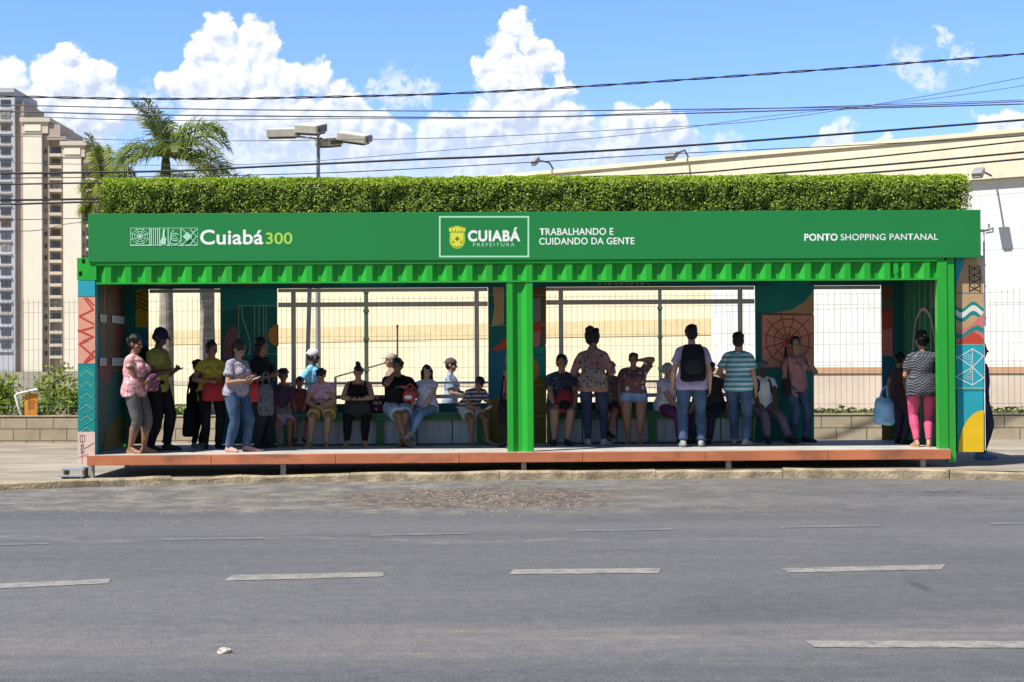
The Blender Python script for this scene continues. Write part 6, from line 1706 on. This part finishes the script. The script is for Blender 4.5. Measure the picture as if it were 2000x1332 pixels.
q = person(1237, 1.55, 'girl in printed crop top and denim shorts with one elbow raised behind her head', top=690, heading=-6, side=0, head=(4, 0), fem=True, build=1.62, skin=0, shirt=pattern('maroon_print', (.15, .07, .08), (.55, .48, .48), 'floral', 9), hem=-.06, sleeve=.7, slack=1.3, pants=JEANL, pleg=.28, hem2=.08, hair='short', hairm=HAIRB, shoes=SANDAL, shoe_kind='sandal',
    arms={'L': dict(hand=(-.10, -.02, 1.58), pole=(-1, .2, .5), palm=(1, 0, 0), dir=(1, -.2, .1)), 'R': dict(hand=(.26, .05, .84))})
q = person(1298, 2.0, 'older person with pale grey hair in lilac white shirt and purple trousers on the bench', top=710, heading=46, sit=ST, lean=.12, head=(-10, 4), skin=1, build=1.32, shirt=cloth('lilac_pale', (.60, .56, .66)), hem=.10, sleeve=.62, slack=1.5, pants=cloth('purple', (.13, .035, .10)), pleg=1.9, hair='short', hairm=HAIRG, shoes=SOLE,
    arms={'R': dict(hand=(.06, .34, .66), pole=(1, -.3, -.3), palm=(0, 0, -1)), 'L': dict(hand=(-.08, .36, .66), pole=(-1, -.3, -.3), palm=(0, 0, -1))})
q = person(1393, 2.0, 'person in dark clothes leaning on the bench behind the man with the black backpack', top=706, heading=-38, sit=ST, lean=.22, head=(-10, 0), build=1.25, skin=0, shirt=DARKC, sleeve=.4, pants=cloth('ink', (.025, .03, .05)), pleg=1.95, hair='short', shoes=SOLE,
    arms={'R': dict(hand=(.22, .40, .60), pole=(1, -.3, .1), palm=(0, 0, -1)), 'L': dict(hand=(-.30, .06, .62), pole=(-1, -.6, .5), palm=(0, 0, -1))}, legs={'R': dict(foot=(.16, .46, .085)), 'L': dict(foot=(-.22, .56, .085))})
q = person(1351, .85, 'man seen from behind in lilac t-shirt and faded jeans wearing a black backpack', top=638, heading=178, head=(0, 0), skin=3, build=1.14, shirt=cloth('lavender', (.44, .36, .54)), hem=.11, sleeve=.6, slack=1.5, pants=JEAN, pleg=1.97, pslack=1.2, hair='short', shoes=SOLEG, arms={'R': dict(hand=(.26, .10, .84)), 'L': dict(hand=(-.26, .10, .86))},
    legs={'R': dict(foot=(.13, .04, .085)), 'L': dict(foot=(-.13, .0, .085))}, straps=BLACKC)
bag('backpack', q['T'](.265, 0, -.17), (.37, .22, .54), BLACKC, 'large black backpack worn by the man in lilac t-shirt', 'backpack', flap=DARKC)
q = person(1442, 1.2, 'man in white and teal striped polo and jeans seen from behind, one step forward', top=652, heading=158, head=(-4, 4), build=1.18, skin=1, shirt=pattern('teal_stripe', (.62, .68, .70), (.10, .32, .34), 'stripe', 14, duty=.62), hem=.10, sleeve=.66, slack=1.5, collar=WHITEC, pants=JEAN, pleg=1.97, pslack=1.1, hair='short', shoes=SOLEG,
    arms={'R': dict(hand=(.24, .10, .84)), 'L': dict(hand=(-.20, .24, .98), pole=(-1, -.6, -.4))}, legs={'R': dict(foot=(.12, -.10, .085), toe=(.4, 1, -.12)), 'L': dict(foot=(-.10, .14, .085))})
q = person(1486, 1.98, 'boy in grey cap and white t-shirt with navy straps, one foot on his knee', top=706, heading=10, sit=ST, lean=.14, head=(12, 10), build=1.3, skin=2, shirt=WHITEC, sleeve=.45, slack=1.4, pants=cloth('mauve', (.16, .12, .16)), pleg=1.9, hair='short', cap=(mat('cap_grey', (.16, .16, .18), .8), 25), shoes=SOLE, straps=cloth('navy', (.015, .02, .06)),
    arms={'R': dict(hand=(.14, .34, .60), pole=(1, -.3, -.3), palm=(0, 0, -1)), 'L': dict(hand=(-.14, .36, .60), pole=(-1, -.3, -.3), palm=(0, 0, -1))}, legs={'R': dict(foot=(.05, .46, .085)), 'L': dict(foot=(-.30, .56, .10), toe=(-.4, 1, -.1))})
q = person(1555, 1.95, 'girl in dusty pink blouse and jeans leaning by the red web mural, looking right', top=660, heading=32, head=(34, -6), fem=True, build=1.12, skin=1, shirt=cloth('dusty_pink', (.42, .20, .20)), hem=.10, sleeve=.7, slack=1.2, pants=JEAN, pleg=1.97, pslack=.6, hair='pony', hairm=HAIR, shoes=SOLE,
    arms={'R': dict(hand=(.20, .10, .86)), 'L': dict(hand=(-.10, .20, 1.30), pole=(-1, -.3, -.8), palm=(1, 0, .3), dir=(.4, .1, 1))}, legs={'R': dict(foot=(.10, .0, .085)), 'L': dict(foot=(-.13, .06, .085))})
bag('shoulder_bag', q['T'](-.02, .24, .02), (.12, .20, .24), DARKC, 'dark shoulder bag on the hip of the girl in dusty pink', 'bag', rz=R(30), straps=[[(0, -.05, .1), (.03, .0, .40), (.06, .08, .60), (.03, .06, .3), (0, .05, .1)]])
# ---- right end
q = person(1801, .42, 'woman in bright pink trousers and dark zigzag top seen from behind at the right end', top=651, heading=176, head=(-8, 6), fem=True, build=1.32, skin=1, shirt=pattern('zigzag', (.02, .02, .024), (.13, .13, .15), 'zigzag', 26, duty=.5), hem=.17, sleeve=.7, slack=1.4, pants=cloth('hot_pink', (.66, .095, .20)), pleg=1.92, pslack=.35, hair='curly', shoes=SANDAL, shoe_kind='sandal',
    arms={'R': dict(hand=(.04, .24, 1.10), pole=(.7, -.3, -1)), 'L': dict(hand=(-.06, .24, 1.10), pole=(-.7, -.3, -1))}, legs={'R': dict(foot=(.085, .0, .085)), 'L': dict(foot=(-.085, .02, .085))})
q = person(1757, 1.35, 'person in dark clothes half hidden behind the woman in pink trousers, carrying a bag', top=690, heading=112, head=(0, 10), fem=True, build=1.2, skin=0, shirt=cloth('dark_brown', (.06, .035, .035)), hem=.14, sleeve=.4, pants=cloth('dark_violet', (.045, .035, .06)), pleg=1.95, hair='bun', shoes=SOLE,
    arms={'L': dict(hand=(-.36, .02, .86), pole=(-1, -.5, -.2)), 'R': dict(hand=(.26, .06, .86))})
hb = q['handR'] if q['handR'].x < q['handL'].x else q['handL']
bag('carrier_bag', (X(1726, 1.0), 1.0, Z(1726, 802, 1.0)), (.32, .20, .40), mat('plastic_blue', (.20, .42, .60), .4, .15, 5, .5, 18), 'pale blue plastic carrier bag hanging from the dark clothed person at the right', 'carrier bag', wr=.012, straps=[[(-.07, 0, .14), (-.02, .02, .30), (.06, .05, .38)], [(.07, 0, .14), (.05, .02, .28), (.06, .05, .38)]])
q = person(1913, 1.7, 'person in navy top and dark jeans just showing past the right mural panel', zf=.115, top=668, heading=60, head=(0, 0), skin=2, shirt=cloth('navy_top', (.02, .02, .05)), sleeve=.9, slack=1.4, pants=JEAND, pleg=1.97, hair='short', shoes=JEANL, group='people behind the shelter')
flush()
